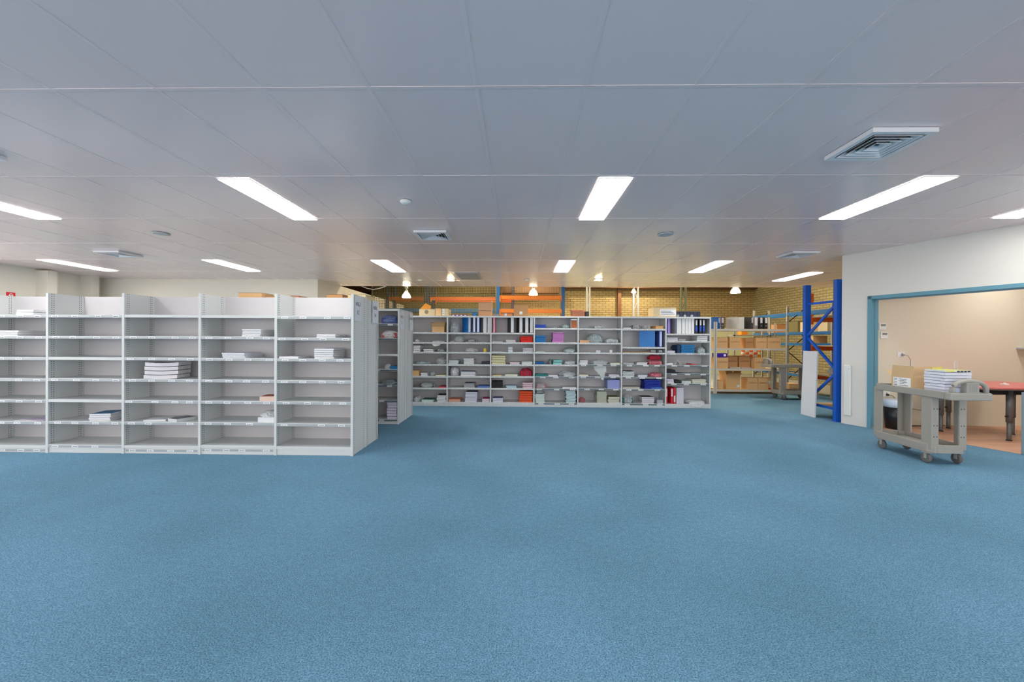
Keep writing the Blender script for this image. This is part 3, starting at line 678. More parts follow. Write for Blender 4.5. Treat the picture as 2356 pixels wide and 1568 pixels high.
it('s', 3, 1, 1232, 1256, 771, 'stacked blue packet', (36, 124, 196), n=5, name='packet', jit=.01)
it('s', 3, 1, 1271, 1297, 764, 'stacked mauve booklet', (206, 130, 200), n=8, cover=(240, 210, 240))
it('s', 3, 1, 1307, 1328, 787, 'white card lying at the right', name='card')
it('s', 3, 2, 1232, 1253, 808, 'pale green paper', (220, 228, 216), name='paper_sheet')
it('b', 3, 2, 1294, 1328, 799, 'big pale grey bag over the lip', hang=.03, mt=plastic('grey_green_bag', (190, 206, 208), .65))
it('s', 3, 3, 1232, 1254, 832, 'stacked dark blue folder', (20, 110, 170), n=2, name='folder')
it('b', 3, 3, 1261, 1272, 826, 'small rolled grey bag', mt=plastic('grey_bag', (150, 165, 168), .7))
it('s', 3, 3, 1273, 1294, 827, 'stacked aqua packet', (140, 204, 200), n=2, name='packet')
it('b', 3, 3, 1297, 1327, 829, 'white wrapped packets', inner=(220, 222, 228), mt=M_BAGW)
it('s', 3, 4, 1232, 1261, 861, 'stacked teal folder', (50, 140, 136), n=2, name='folder', sag=.005)
it('s', 3, 4, 1262, 1284, 862, 'stacked white pad', (232, 230, 238), n=2, name='pad')
it('b', 3, 4, 1288, 1327, 854, 'tangled clear bag over the lip', hang=.02, cr=1.6)
it('b', 3, 5, 1231, 1262, 882, 'red and white striped packets in film', inner=(200, 90, 110))
it('s', 3, 5, 1294, 1327, 890, 'white sheets with a dark corner', name='paper_sheet')
it('s', 3, 6, 1232, 1254, 906, 'stacked pale green book', (218, 230, 226), n=7, name='book', sag=.008)
z0 = BH(1243, 906)
bag(BX(1232), BX(1254), YB+.04, z0+.012, z0+.07, 'grey clear bag on top of the pale green books, bottom shelf, fourth far bay', mt=M_BAG)
it('s', 3, 6, 1303, 1326, 899, 'stacked wavy aqua booklet', (200, 222, 228), n=8, sag=.008, jit=.008, cover=(60, 120, 124))
it('b', 4, 0, 1366, 1396, 748, 'black and clear wrapped packet', inner=(208, 208, 214))
it('s', 4, 1, 1333, 1356, 782, 'stacked orange pad', (240, 186, 140), n=2, name='pad')
it('b', 4, 1, 1352, 1391, 766, 'large grey green clear bag', mt=plastic('grey_green_bag', (190, 206, 208), .65))
it('b', 4, 1, 1393, 1428, 777, 'clear bag of white rolls', inner=(214, 216, 220))
it('s', 4, 2, 1372, 1383, 805, 'small white block left of its twin', name='block', d=.08)
it('s', 4, 2, 1403, 1410, 804, 'smaller white block at the right', name='block', d=.08)
it('s', 4, 3, 1333, 1353, 828, 'stacked white pad', n=3, name='pad')
it('b', 4, 3, 1361, 1403, 827, 'clear bag drooping over the lip', hang=.25, cr=1.5)
it('s', 4, 3, 1405, 1428, 834, 'pale green sheets', (222, 226, 206), name='paper_sheet')
it('s', 4, 4, 1332, 1354, 861, 'buff pad', (232, 226, 204), name='pad')
it('s', 4, 4, 1402, 1427, 861, 'stacked white leaflet', (226, 222, 232), n=2, name='leaflet')
it('s', 4, 6, 1374, 1397, 900, 'stacked beige packet', (196, 200, 180), n=9, name='packet')
it('b', 4, 6, 1333, 1351, 916, 'pink transparent bag', mt=plastic('pink_bag', (224, 110, 130), .4))
it('s', 4, 6, 1400, 1427, 913, 'stacked mixed pale book', (216, 212, 196), n=5, name='book', cover=(150, 150, 110), jit=.01)
it('c', 4, 5, 1399, 1427, 874, 'lavender blue plastic tub', mt=mat('lavender_plastic', (140, 150, 208), rough=.4), name='storage_tub', open_=.012, flap=(.9, 0, .9, 0))
it('s', 5, 0, 1434, 1453, 753, 'white flat box', n=1, name='box')
it('b', 5, 0, 1453, 1478, 746, 'clear bag with dark packets', inner=(66, 70, 76))
it('b', 5, 0, 1480, 1502, 748, 'crumpled clear bag')
it('s', 5, 0, 1509, 1528, 749, 'stacked orange and yellow pad', (244, 190, 120), n=3, name='pad', top=(240, 150, 120), rot=.1)
it('s', 5, 2, 1434, 1496, 809, 'long flat cardboard sheet', (196, 156, 104), name='cardboard_sheet')
it('b', 5, 2, 1498, 1514, 804, 'pale wrapped packet', inner=(222, 210, 204))
it('b', 5, 2, 1517, 1529, 804, 'white wrapped packet at the right', inner=(230, 230, 232))
it('b', 5, 3, 1432, 1464, 833, 'flat clear bag of white packets', inner=(220, 226, 222), mt=M_BAGW)
it('s', 5, 3, 1466, 1491, 833, 'stacked white pad', n=3, name='pad')
z0 = BZ[5][3]; z1_ = BH(1511, 828); z2_ = BH(1511, 816)
bag(BX(1494), BX(1529), YB+.03, z0, z1_, 'red and white striped packets in film, fourth shelf, sixth far bay', inner=(224, 150, 160), mt=plastic('pink_film', (230, 130, 145), .5))
bag(BX(1495), BX(1526), YB+.04, z1_+.004, z2_, 'bright red wrapped packets on the striped ones, fourth shelf, sixth far bay', inner=(210, 30, 50), mt=plastic('red_film', (214, 50, 84), .5))
it('s', 5, 4, 1433, 1461, 854, 'stacked wavy white folder', (214, 220, 222), n=4, name='folder', sag=.008, cover=(50, 54, 60), jit=.008)
it('s', 5, 4, 1469, 1491, 862, 'stacked white pad', (220, 228, 236), n=2, name='pad')
it('b', 5, 4, 1497, 1529, 857, 'pink and white wrapped packets', inner=(232, 130, 150), mt=plastic('pink_film', (230, 130, 145), .5))
it('s', 5, 5, 1434, 1474, 889, 'grey beige sheets', (196, 194, 182), name='paper_sheet')
it('s', 5, 5, 1484, 1522, 873, 'stacked dark blue folder', (24, 50, 160), n=6, name='folder', cover=(18, 34, 120), jit=.012)
it('b', 5, 6, 1432, 1463, 910, 'dark green and clear bag', inner=(40, 110, 104))
it('s', 5, 6, 1478, 1507, 913, 'stacked white book', (222, 220, 226), n=4, name='book', cover=(70, 74, 80))
it('s', 5, 6, 1513, 1528, 920, 'stacked grey booklet', (190, 194, 202), n=3)
it('s', 6, 1, 1535, 1561, 776, 'stacked white pad', (226, 226, 234), n=3, name='pad')
it('b', 6, 1, 1562, 1584, 778, 'loose white wrapped sheets', inner=(220, 220, 222), mt=M_BAGW)
it('s', 6, 1, 1604, 1629, 772, 'stacked thick white book', n=3, name='book')
it('s', 6, 2, 1535, 1555, 806, 'stacked white pad', (226, 224, 236), n=2, name='pad')
o_ = it('s', 6, 2, 1559, 1567, 793, 'stacked dark blue packet', (40, 70, 110), n=4, name='packet', d=.3)
it('s', 6, 2, 1568, 1600, 792, 'stacked blue packet', (40, 130, 190), n=5, name='packet', jit=.008, cover=(30, 100, 170))
it('b', 6, 2, 1607, 1629, 797, 'crumpled clear bag', inner=(190, 210, 214))
it('s', 6, 3, 1535, 1550, 834, 'white pad', name='pad')
it('s', 6, 3, 1593, 1604, 837, 'small red packet', (220, 70, 80), name='packet')
it('s', 6, 4, 1534, 1556, 850, 'stacked black folder', (40, 46, 54), n=3, name='folder')
it('s', 6, 4, 1558, 1572, 858, 'thin black folder lying flat', (50, 52, 58), name='folder')
it('s', 6, 5, 1535, 1552, 871, 'stacked lilac white booklet', (226, 218, 232), n=3, sag=.006)
it('s', 6, 5, 1555, 1568, 874, 'black folder lying flat', (34, 40, 42), name='folder', rot=-.15)
it('s', 6, 5, 1570, 1592, 876, 'stacked white pad', (222, 232, 230), n=4, name='pad')
it('s', 6, 5, 1594, 1627, 872, 'stacked cream packet', (228, 226, 212), n=4, name='packet', jit=.012)
it('b', 6, 6, 1583, 1629, 921, 'milky plastic bag spilling over the lip', hang=.08, mt=M_BAGW, cr=1.4)
# folded card standing like a tent
b0 = BZ[6][3]; m = MB(); xa, xb = BX(1554), BX(1569); zt_ = BH(1560, 828)
m.quadbox([Vector(p) for p in ((xa, YB+.05, b0+.001), ((xa+xb)/2, YB+.05, zt_), ((xa+xb)/2, YB+.2, zt_), (xa, YB+.2, b0+.001), (xa+.003, YB+.05, b0+.001), ((xa+xb)/2+.003, YB+.05, zt_-.003), ((xa+xb)/2+.003, YB+.2, zt_-.003), (xa+.003, YB+.2, b0+.001))], M_CARD)
m.quadbox([Vector(p) for p in ((xb, YB+.05, b0+.001), ((xa+xb)/2, YB+.05, zt_), ((xa+xb)/2, YB+.2, zt_), (xb, YB+.2, b0+.001), (xb-.003, YB+.05, b0+.001), ((xa+xb)/2-.003, YB+.05, zt_-.003), ((xa+xb)/2-.003, YB+.2, zt_-.003), (xb-.003, YB+.2, b0+.001))], M_CARD)
tag(m.build('folded_card'), 'folded white card standing like a tent'+where(6, 3), 'card')
# magazine box
z0 = BZ[3][0]; m = MB(); xa, xb, zt_ = BX(1313.5), BX(1328), BH(1320, 733)
t = empty('magazine_box', ((xa+xb)/2, YB+.03, z0+.001)); tag(t, 'white magazine file with brown contents'+where(3, 0), 'magazine box'); w = (xb-xa)/2; h = zt_-z0
m.box(-w, -w+.003, 0, .25, 0, h, M_CARD); m.box(w-.003, w, 0, .25, 0, h, M_CARD); m.box(-w, w, .247, .25, 0, h, M_CARD); m.box(-w, w, 0, .25, 0, .003, M_CARD); m.box(-w, w, 0, .003, h-.03, h, M_CARD); m.build('shell', t)
m = MB(); m.box(-w+.006, w-.006, .01, .24, .004, h-.04, mat('brown_card', (176, 104, 66), rough=.8)); m.build('brown_folders', t)
# blue transparent packet sticking out, sixth bay
z0 = BZ[5][5]
bag(BX(1494), BX(1530), YB+.0, z0-.004, z0+.045, 'shiny blue wrapped folder jutting out under the dark pile, sixth shelf, sixth far bay', inner=(40, 100, 200), mt=plastic('blue_film', (90, 150, 230), .55), cr=.5)
# binders standing on shelves
def binder(b, k, pc, w_px, col, lab, label=(232, 234, 238), rot=0, yo=.04, **kw):
    r = binder_obj(spine=col, label=label, t=w_px*.9*YB/F_PX, **kw); r.location = (BX(pc), YB+yo, BZ[b][k]+.001); r.rotation_euler = (0, 0, rot)
    return tag(r, lab+where(b, k), 'binder', 'binders'+where(b, k)[1:])
LR = (.2, .85, .04, .96); WB = (216, 218, 222)
binder(1, 0, 1079, 9, (10, 110, 190), 'blue binder turned to show its side', lab_rect=LR, rot=.62, yo=.05, dp=.24, ring=False)
binder(1, 0, 1090, 8, (14, 60, 150), 'blue binder with a white spine, left', lab_rect=LR, ring=False, dp=.22)
binder(1, 0, 1099, 8, (14, 80, 170), 'blue binder with a white spine, right', lab_rect=LR, ring=False, dp=.22)
binder(1, 0, 1115, 9, (218, 220, 222), 'plain white binder, left', None, ring=False)
binder(1, 0, 1124.5, 8, WB, 'plain white binder against the upright', None, ring=False)
binder(2, 0, 1136, 6, (214, 90, 120), 'pink spined binder at the left', (240, 170, 190), lab_rect=LR, ring=False)
for i_, p in enumerate((1178, 1198, 1211.5, 1222.5)):
    binder(2, 0, p, 9.5, (24, 24, 28), 'black binder with white spine, %s from the left' % ORD[i_], (222, 224, 226), lab_rect=(.12, .92, .02, .98), ring=False, rot=(.25 if i_ == 0 else (.2 if i_ == 1 else 0)))
binder(5, 1, 1508, 9, (26, 124, 204), 'blue binder turned to show its wide face', (206, 220, 238), lab_rect=LR, rot=1.18, yo=.05, dp=.29, ring=False)
binder(5, 1, 1521.5, 8, (16, 80, 180), 'blue binder with pale spine at the right', (216, 216, 236), lab_rect=LR, ring=False)
binder(6, 0, 1540, 7, (96, 64, 176), 'purple binder', (168, 146, 220), lab_rect=(.2, .85, .03, .97), ring=False)
for i_, (p, w_) in enumerate(((1564, 11), (1574, 8), (1581.5, 7), (1588.5, 7), (1595.8, 7))):
    binder(6, 0, p, w_, (232, 232, 232), 'plain white binder, %s of five' % ORD[i_], None, ring=False)
for i_, p in enumerate((1604, 1613.5, 1621)):
    binder(6, 0, p, 6, (22, 24, 34), 'black binder with blue and white spine label, %s of three' % ORD[i_], (220, 224, 232), lab_rect=(.2, .8, .52, .84), low=(40, 90, 200), ring=False)
for i_, (p, lr) in enumerate(((1535.5, (.15, .85, .45, .92)), (1548.3, (.15, .85, .45, .92)), (1554.6, (.15, .85, .1, .5)))):
    binder(6, 6, p, 5.6, (206, 20, 44), 'red binder with white spine label, %s of three' % ORD[i_], (232, 220, 220), lab_rect=lr, ring=False)
binder(6, 6, 1567, 18, (206, 204, 214), 'thick pale grey box file beside the red binders', None, ring=False, rot=0, name='box_file')

# ---- on top of the far row
ZT = 1.789+.002
def TX(px): return aty(px, 720, YB+.08).x
def TH_(px, y): return aty(px, y, YB+.08).z
def top_box(p0, p1, yt, lab, **kw): return carton(TX(p0), TX(p1), YB+.06, ZT, TH_((p0+p1)/2, yt), lab, **kw)
t = top_box(965, 1001, 710.5, 'cream carton with dark oval emblem and orange flap, on the far row', mt=M_CARDI, d=.3)
m = MB(); m.lathe((-.01, -.0005, .075), [(.0405, -.0004), (.0405, .0004)], mat('emblem_ink', (150, 130, 100), rough=.8), n=20, axis='y'); o = m.build('emblem', t)
w_ = (TX(1001)-TX(965)); h_ = TH_(983, 710.5)-ZT
m = MB(); e_ = .004
m.prism([(-w_/2, .0), (w_*.22, .0), (w_*.22, e_), (-w_/2, e_)], h_, h_+.001, M_CARDB)
a0 = Vector((-w_/2+.01, .03, h_)); b0 = Vector((w_*.2, .03, h_)); c0 = Vector((-w_*.1, -.0, h_+.115)); d0 = Vector((w_*.25, .02, h_+.06)); q = Vector((0, .006, 0))
i0 = m.mi(mat('orange_card', (240, 160, 60), rough=.8))
vs = [m.bm.verts.new(p) for p in (a0, b0, d0, c0, a0+q, b0+q, d0+q, c0+q)]
for f in ((0, 1, 2, 3), (7, 6, 5, 4), (0, 4, 5, 1), (1, 5, 6, 2), (2, 6, 7, 3), (3, 7, 4, 0)): m.bm.faces.new([vs[k] for k in f]).material_index = i0
m.build('orange_flap', t)
top_box(1002, 1016, 709, 'small peach carton between two cream ones on the far row', mt=mat('peach_card', (238, 196, 140), rough=.8), d=.28)
top_box(1017, 1032, 709.5, 'cream carton with purple marks on its label, on the far row', mt=M_CARDI, d=.3, lbl=(.1, .4, .1, .95))
for q in range(4):
    m = MB(.003); x = TX(1043+q*9.2); m.box(x-.036, x+.036, 0, .2, 0, .024, col_mat((130, 70, 160)))
    m.box(x-.016, x+.016, -.001, 0, .002, .022, M_CARD); o = m.build('tape_reel_box', loc=(0, YB+.07, ZT)); tag(o, 'small purple pack with white label on the far row, %s from left' % ORD[q], 'packet', 'purple packs on top of the far row')
top_box(1086, 1098, 718.5, 'small bright blue box on the far row left of stacked cartons', mt=mat('blue_box', (40, 120, 180), rough=.5), d=.15, tape=False)
lo = top_box(1101, 1131, 715, 'lower of two stacked brown cartons on the far row', d=.3, mt=mat('card_peach', (222, 170, 124), rough=.85), lbl=None)
zb = TH_(1116, 715)
carton(TX(1101), TX(1131), YB+.06, zb+.002, TH_(1116, 697), 'upper of two stacked brown cartons, flaps open, on the far row', d=.3, mt=mat('card_rose', (214, 166, 128), rough=.85), open_=.05, flap=(0, .1, .05, .1))
m = MB(.004); m.box(TX(1134), TX(1149), 0, .12, 0, .04, M_GREY); tag(m.build('tape_dispenser', loc=(0, YB+.08, ZT)), 'grey plastic gadget beside the stacked cartons on the far row', 'gadget')
top_box(1153, 1179, 720.5, 'low orange brown carton left of the square brown box', mt=mat('card_orange', (226, 150, 96), rough=.85), d=.25, lbl=(.3, .5, .1, .9))
top_box(1182, 1215, 700.5, 'square brown carton with pale stickers on the far row', mt=M_CARDD, d=.3, lbl=(.4, .6, .15, .4))
top_box(1317, 1345, 716, 'open reddish carton lying on the far row', mt=mat('card_redbrown', (160, 100, 76), rough=.85), d=.25, open_=.05, flap=(.0, .7, .2, .9))
m = MB(.004); m.box(TX(1347), TX(1355), 0, .2, 0, TH_(1350, 716)-ZT, M_BLACK); tag(m.build('black_box'), 'small black case beside the reddish open carton', 'case').location = (0, YB+.07, ZT)
t = top_box(1503, 1555, 707, 'cream and white carton with printed panel, right part of the far row', mt=M_CARDI, d=.34, lbl=(.28, .98, .12, .78))
for q in range(7):
    r = binder_obj(spine=(20, 34, 70) if q % 2 else (16, 22, 46), label=(150, 156, 160) if q in (0, 2, 4) else None, t=.062, dp=.25, h=.11, lab_rect=(.1, .9, .0, .4), ring=False, name='album')
    r.location = (TX(1559.5+q*8), YB+.07, ZT); tag(r, 'dark blue album on the far row, %s from the left' % ORD[q], 'album', 'dark blue albums on the far row')

# ================================================================== LIGHT METAL SHELVING AND ITS LOAD
YS = 10.2
SZ = [1.628, 1.147, .634, .11]
M_CRM = mat('cream_steel', (206, 202, 194), rough=.45)
def metal_unit(x0, x1, lab):
    t = empty('metal_shelving', (x0, YS, 0)); tag(t, lab, 'shelving', 'light boarded metal shelving'); w = x1-x0; dp = .5
    for x in (.02, w-.02):
        for y in (.02, dp-.02):
            m = MB(); m.box(x-.02, x+.02, y-.02, y-.017, 0, 1.805, M_CRM)
            s = 1 if x < .5 else -1; m.box(x-.02*s-.0015, x-.02*s+.0015, y-.02, y+.02, 0, 1.805, M_CRM); m.build('post', t)
    for z in SZ:
        m = MB(); m.box(.045, w-.045, .005, dp-.005, z-.014, z, M_BOARD); b_ = m.build('shelf_board', t)
        m = MB(); m.box(.04, w-.04, -.002, .004, z-.055, z-.005, M_CRM); m.box(.04, w-.04, dp-.004, dp+.002, z-.055, z-.005, M_CRM); m.build('beam', b_)
    return t
xs0, xs1 = aty(1646, 850, YS).x, aty(1811, 850, YS).x
metal_unit(xs0, xs1, 'cream metal shelving with cartons, right of the far grey row')
metal_unit(xs0-1.86, xs0-.01, 'cream metal shelving mostly hidden behind the far grey row')
def SX(px): return aty(px, 850, YS+.03).x
def SH_(px, y): return aty(px, y, YS+.03).z
def sbinder(p, w_px, col, lab, label=None, rot=0, h=.3, yo=.05, **kw):
    r = binder_obj(spine=col, label=label, t=w_px*YS/F_PX, h=h, **kw); r.location = (SX(p), YS+yo, SZ[0]+.001); r.rotation_euler = (0, 0, rot); tag(r, lab, 'binder', 'binders on the cream metal shelving'); return r
sbinder(1655, 7, (14, 90, 180), 'blue lever arch binder at the left of the cream shelving top', (200, 210, 240), rot=.5, dp=.29, lab_rect=(.2, .8, .5, .93))
sbinder(1663, 7, (50, 52, 56), 'dark grey lever arch binder next to the blue one', (214, 206, 220), rot=-.45, dp=.28, lab_rect=(.2, .8, .5, .93))
sbinder(1698, 9, (214, 214, 210), 'left one of two white binders on the cream shelving', None, rot=.5, dp=.28, ring=False)
sbinder(1708, 9, (222, 222, 218), 'right one of two white binders on the cream shelving', None, ring=False)
sbinder(1731, 7, (56, 56, 58), 'charcoal binder turned sideways on the cream shelving', (232, 232, 234), rot=.5, dp=.28, lab_rect=(.2, .85, .5, .95))
sbinder(1740, 7.5, (150, 146, 150), 'binder with full white spine label and red ring', (228, 224, 230), lab_rect=(.1, .9, .3, .96))
sbinder(1752, 7, (50, 50, 52), 'charcoal binder second from the right on the cream shelving', (228, 228, 230), lab_rect=(.2, .85, .5, .95))
sbinder(1763, 7.5, (56, 56, 58), 'charcoal binder with red edge, rightmost on the cream shelving', (228, 228, 230), lab_rect=(.2, .85, .5, .95))
def sbox(p0, p1, k, yt, lab, yo=.03, **kw): return carton(SX(p0), SX(p1), YS+yo, SZ[k], SH_((p0+p1)/2, yt), lab, **kw)
CT = dict(text='CAMPION', tcol=(150, 84, 50))
sbox(1650, 1674, 1, 775.5, 'printed carton at the left of the second cream shelf', **CT)
sbox(1678.5, 1703, 1, 775.5, 'second printed carton from the left, second cream shelf', **CT)
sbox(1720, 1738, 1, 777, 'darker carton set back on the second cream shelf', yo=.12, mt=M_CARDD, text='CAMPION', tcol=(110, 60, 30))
sbox(1739, 1764, 1, 776, 'pale printed carton right of centre, second cream shelf', **CT)
sbox(1765.5, 1796, 1, 776, 'rightmost printed carton on the second cream shelf', **CT)
t = sbox(1649.5, 1675, 2, 822, 'printed carton at the left of the third cream shelf', **CT)
m = MB(.02); x0_, x1_ = SX(1650), SX(1674); zz = SH_(1662, 822); m.box(x0_, x1_, 0, .25, 0, SH_(1662, 812.5)-zz, mat('purple_plastic', (70, 40, 170), rough=.3)); m.box(x1_-.09, x1_-.03, -.001, 0, .03, .08, M_CARD)
tag(m.build('purple_case', loc=(0, YS+.05, zz+.002)), 'purple plastic case lying on a carton on the third cream shelf', 'case')
sbox(1677, 1704, 2, 819, 'darker carton set back left on the third cream shelf', yo=.17, mt=M_CARDD, text='CAMPION', tcol=(90, 50, 26))
sbox(1707, 1733, 2, 819, 'darker carton set back right on the third cream shelf', yo=.17, mt=M_CARDD, text='CAMPION', tcol=(90, 50, 26))
sbox(1736, 1761, 2, 822, 'pale printed carton at the front right of the third cream shelf', **CT)
for q, (a, b_, c, l) in enumerate(((1679, 1703, (198, 192, 190), 'crumpled grey paper on the third cream shelf'), (1705, 1727, (216, 180, 186), 'pinkish magazine sliding off the papers, third cream shelf'))):
    stack(SX(a), SX(b_), YS+.01, SZ[2], SZ[2]+.03, 1, c, l, name='paper_sheet', d=.14, sag=.01)
sbox(1650, 1664, 3, 874, 'small plain carton at the left of the bottom cream shelf', d=.2, yo=.02)
sbox(1672, 1704, 3, 862, 'large open carton with raised flaps, bottom cream shelf', open_=.12, flap=(1.15, .25, .12, .3), mt=M_CARDB, lbl=(.75, .95, .12, .3), yo=.04, d=.36)
sbox(1719, 1742, 3, 869, 'printed carton left of its twin on the bottom cream shelf', yo=.01, **CT)
sbox(1743, 1766, 3, 869, 'printed carton right of its twin on the bottom cream shelf', yo=.01, **CT)
sbox(1768, 1787, 3, 870, 'carton with green label set back on the bottom cream shelf', yo=.12, lbl=(.1, .5, .45, .75))
sbox(1788.5, 1804, 3, 880, 'low brown carton at the right of the bottom cream shelf', yo=.1, mt=M_CARDD)
m = MB(.003); m.box(SX(1771), SX(1789), 0, .05, 0, .03, col_mat((224, 40, 30))); m.box(SX(1775), SX(1780), -.01, .0, .005, .04, col_mat((224, 40, 30))); tag(m.build('red_strap', loc=(0, YS+.03, SZ[3]+.001)), 'small bright red strap in front of a carton on the bottom cream shelf', 'strap')
a, b_ = aty(1816, 890, 10.1).x, aty(1844, 890, 10.1).x
carton(a, b_, 10.1, 0, aty(1826, 883, 10.1).z, 'printed carton on the floor right of the cream shelving', d=.35, **CT)
# coloured rolls/tins row behind at mid height (far shelves of the pale wall)
YQ = 11.5
t = empty('metal_shelving', (aty(1690, 800, YQ).x, YQ, 0)); tag(t, 'grey open shelving behind the cartons, orange tins on it', 'shelving'); w = 1.0
for x in (0, w):
    m = MB(); m.box(x-.02, x+.02, 0, .04, 0, 2.0, M_GALV); m.box(x-.02, x+.02, .36, .4, 0, 2.0, M_GALV); m.build('post', t)
zq = aty(1740, 822, YQ).z
for z in (zq, 1.5):
    m = MB(); m.box(-.02, w+.02, 0, .4, z-.03, z, M_GALV); m.build('shelf_board', t)
for q in range(5):
    x = aty(1713+q*9.5, 815, YQ).x; m = MB(); c = col_mat(((236, 120, 40), (232, 226, 214), (236, 90, 30), (224, 224, 226), (240, 150, 40))[q])
    m.lathe((0, 0, 0), [(.045, 0), (.045, .2), (.03, .22), (.03, .25)], c); m.lathe((0, 0, .08), [(.046, 0), (.046, .07)], col_mat((236, 110, 40) if q % 2 else (230, 232, 226)), n=20)
    o = m.build('bottle', loc=(x, YQ+.08, zq)); tag(o, '%s bottle from the left with orange label, seen through the cream shelving' % ORD[q], 'bottle', 'orange and white bottles')
m = MB(.004); x = aty(1716, 770, YQ).x; m.box(x-.09, x+.09, 0, .2, 0, .22, col_mat((238, 142, 10))); tag(m.build('orange_tub', loc=(0, YQ+.06, 1.501)), 'bright orange tub seen under the top cream shelf', 'tub')

# ================================================================== BLUE PALLET RACK UPRIGHT AND BAY
XR = 5.26
t = empty('pallet_rack', (XR, 6.75, 0)); tag(t, 'blue pallet rack with orange beams behind the white wall end', 'rack')
def rack_post(x, y, h, par, mt=None):
    mt = mt or M_BLUE; m = MB(.003)
    m.box(x-.05, x+.05, y-.035, y-.03, 0, h, mt); m.box(x-.05, x-.045, y-.03, y+.035, 0, h, mt); m.box(x+.045, x+.05, y-.03, y+.035, 0, h, mt)
    m.box(x-.05, x-.025, y+.03, y+.035, 0, h, mt); m.box(x+.025, x+.05, y+.03, y+.035, 0, h, mt)
    z = .06
    while z < h-.05:
        m.box(x+.0502, x+.051, y-.012, y-.002, z, z+.018, M_BLACK); m.box(x+.0502, x+.051, y+.01, y+.02, z, z+.018, M_BLACK); z += .075
    m.box(x-.06, x+.06, y-.05, y+.05, 0, .006, mt)
    return m.build('post', par)
for x in (0, 2.55):
    for y in (0, .72): rack_post(x, y, 2.345, t)
for a, b_ in (((0, .0, 1.99), (0, .7, 2.0)), ((0, .02, 1.96), (0, .7, 1.42)), ((0, .7, 1.40), (0, .02, .84)), ((0, .02, .80), (0, .7, .24)), ((0, .02, .2), (0, .7, .2))):
    for dx in (0, 2.55):
        m = MB(); m.bar(Vector(a)+Vector((dx, 0, 0)), Vector(b_)+Vector((dx, 0, 0)), .03, .04, M_BLUE); m.build('brace', t)
for z in (2.1, 1.72, 1.2, .68, .16):
    for y in (-.03, .70):
        if z != 2.1 and z != .16:
            m = MB(); m.box(.05, 2.5, y-.02, y+.02, z-.045, z+.035, M_ORANGE); m.build('beam', t)
        for x in (.055, 2.49):
            m = MB(); m.box(x-.003, x+.003, y-.03, y+.03, z-.09, z+.09, M_ORANGE); m.box(x-.003, x+.03 if x < 1 else x, y-.032, y-.029, z-.09, z+.09, M_ORANGE); m.build('connector', t)
    if z < 2:
        m = MB(); m.box(.06, 2.48, 0.0, .68, z+.036, z+.052, M_BOARD); m.build('deck_board', t)
# leaning white board
m = MB(); v = [Vector(p) for p in ((5.125, 7.08, 0), (5.125, 7.42, 0), (5.150, 7.42, 0), (5.150, 7.08, 0), (5.180, 7.10, 1.15), (5.180, 7.44, 1.15), (5.205, 7.44, 1.15), (5.205, 7.10, 1.15))]
m.quadbox(v, mat('white_board', (222, 224, 230), rough=.5)); tag(m.build('leaning_board'), 'tall narrow white board leaning against the blue rack frame', 'board')
# things on that rack
def rz_(z): return z+.053
bag(5.62, 5.86, 7.0, rz_(1.2), rz_(1.2)+.37, 'tall silvery plastic bag on the middle deck of the blue rack', mt=M_BAG, d=.22, cr=1.3)
bag(5.95, 6.5, 6.95, rz_(1.2)+.06, rz_(1.2)+.4, 'wide silvery plastic bag beside the tall one on the blue rack', mt=M_BAGW, d=.4)
stack(5.95, 6.4, 6.95, rz_(1.2), rz_(1.2)+.055, 3, (200, 204, 208), 'stacked grey board under the wide silvery bag', name='board', d=.42)
bag(5.45, 6.0, 6.95, rz_(.68), rz_(.68)+.2, 'crumpled white plastic bag on the lower deck of the blue rack', mt=M_BAGW, d=.4)
carton(5.62, 5.98, 6.95, rz_(.16), rz_(.16)+.32, 'printed carton on the lowest deck of the blue rack', text='CAMPION', tcol=(120, 70, 40))
carton(5.9, 6.4, 7.0, rz_(1.72), rz_(1.72)+.02, 'flat brown board on the top deck of the blue rack', mt=M_BOARD, tape=False)

# ================================================================== LONG SPAN SHELVING ALONG THE RIGHT BRICK WALL
XL = 7.2
t = empty('long_span_shelving', (XL, 9.4, 0)); tag(t, 'blue beamed long shelving along the right brick wall', 'shelving')
for k in range(3):
    y = k*1.55
    for x in (0, .45):
        m = MB(); m.box(x-.025, x+.025, y-.02, y+.02, 0, 2.26, M_GALV)
        for q in range(28): m.box(x-.012, x-.006, y-.0206, y-.02, .1+q*.075, .13+q*.075, M_BLACK)
        m.build('post', t)
    zz = .3
    s = 1
    while zz < 2.0:
        m = MB(); m.bar((0 if s > 0 else .45, y, zz), (.45 if s > 0 else 0, y, zz+.38), .012, .02, M_DARK); m.build('brace', t); zz += .38; s = -s
for z in (2.05, 1.53, 1.25, .45):
    for k in range(2):
        for x in (-.02, .47):
            m = MB(); m.box(x-.012, x+.012, k*1.55+.02, (k+1)*1.55-.02, z-.035, z+.035, M_LBLUE); m.build('beam', t)
        if z < 2:
            m = MB(); m.box(0, .45, k*1.55+.03, (k+1)*1.55-.03, z+.0, z+.016, M_BOARD); m.build('deck_board', t)
def lsbox(y, w, h, z, mt, lab, x=7.2, d=.36, **kw): return carton(x, x+w, y, z+.017, z+.017+h, lab, mt=mt, d=d, **kw)
lsbox(10.1, .3, .27, 1.53, M_CARDI, 'cream box on the upper deck of the long shelving')
lsbox(10.55, .25, .3, 1.53, mat('olive_box', (120, 112, 70), rough=.8), 'olive box beyond the cream box on the long shelving')
lsbox(11.4, .3, .25, 1.53, M_CARDD, 'brown box far along the upper deck of the long shelving')
lsbox(11.9, .3, .12, 1.25, mat('red_carton', (200, 70, 40), rough=.8), 'red box far along the lower deck of the long shelving')
lsbox(10.0, .34, .2, 1.25, M_CARDB, 'brown box on the lower deck of the long shelving')
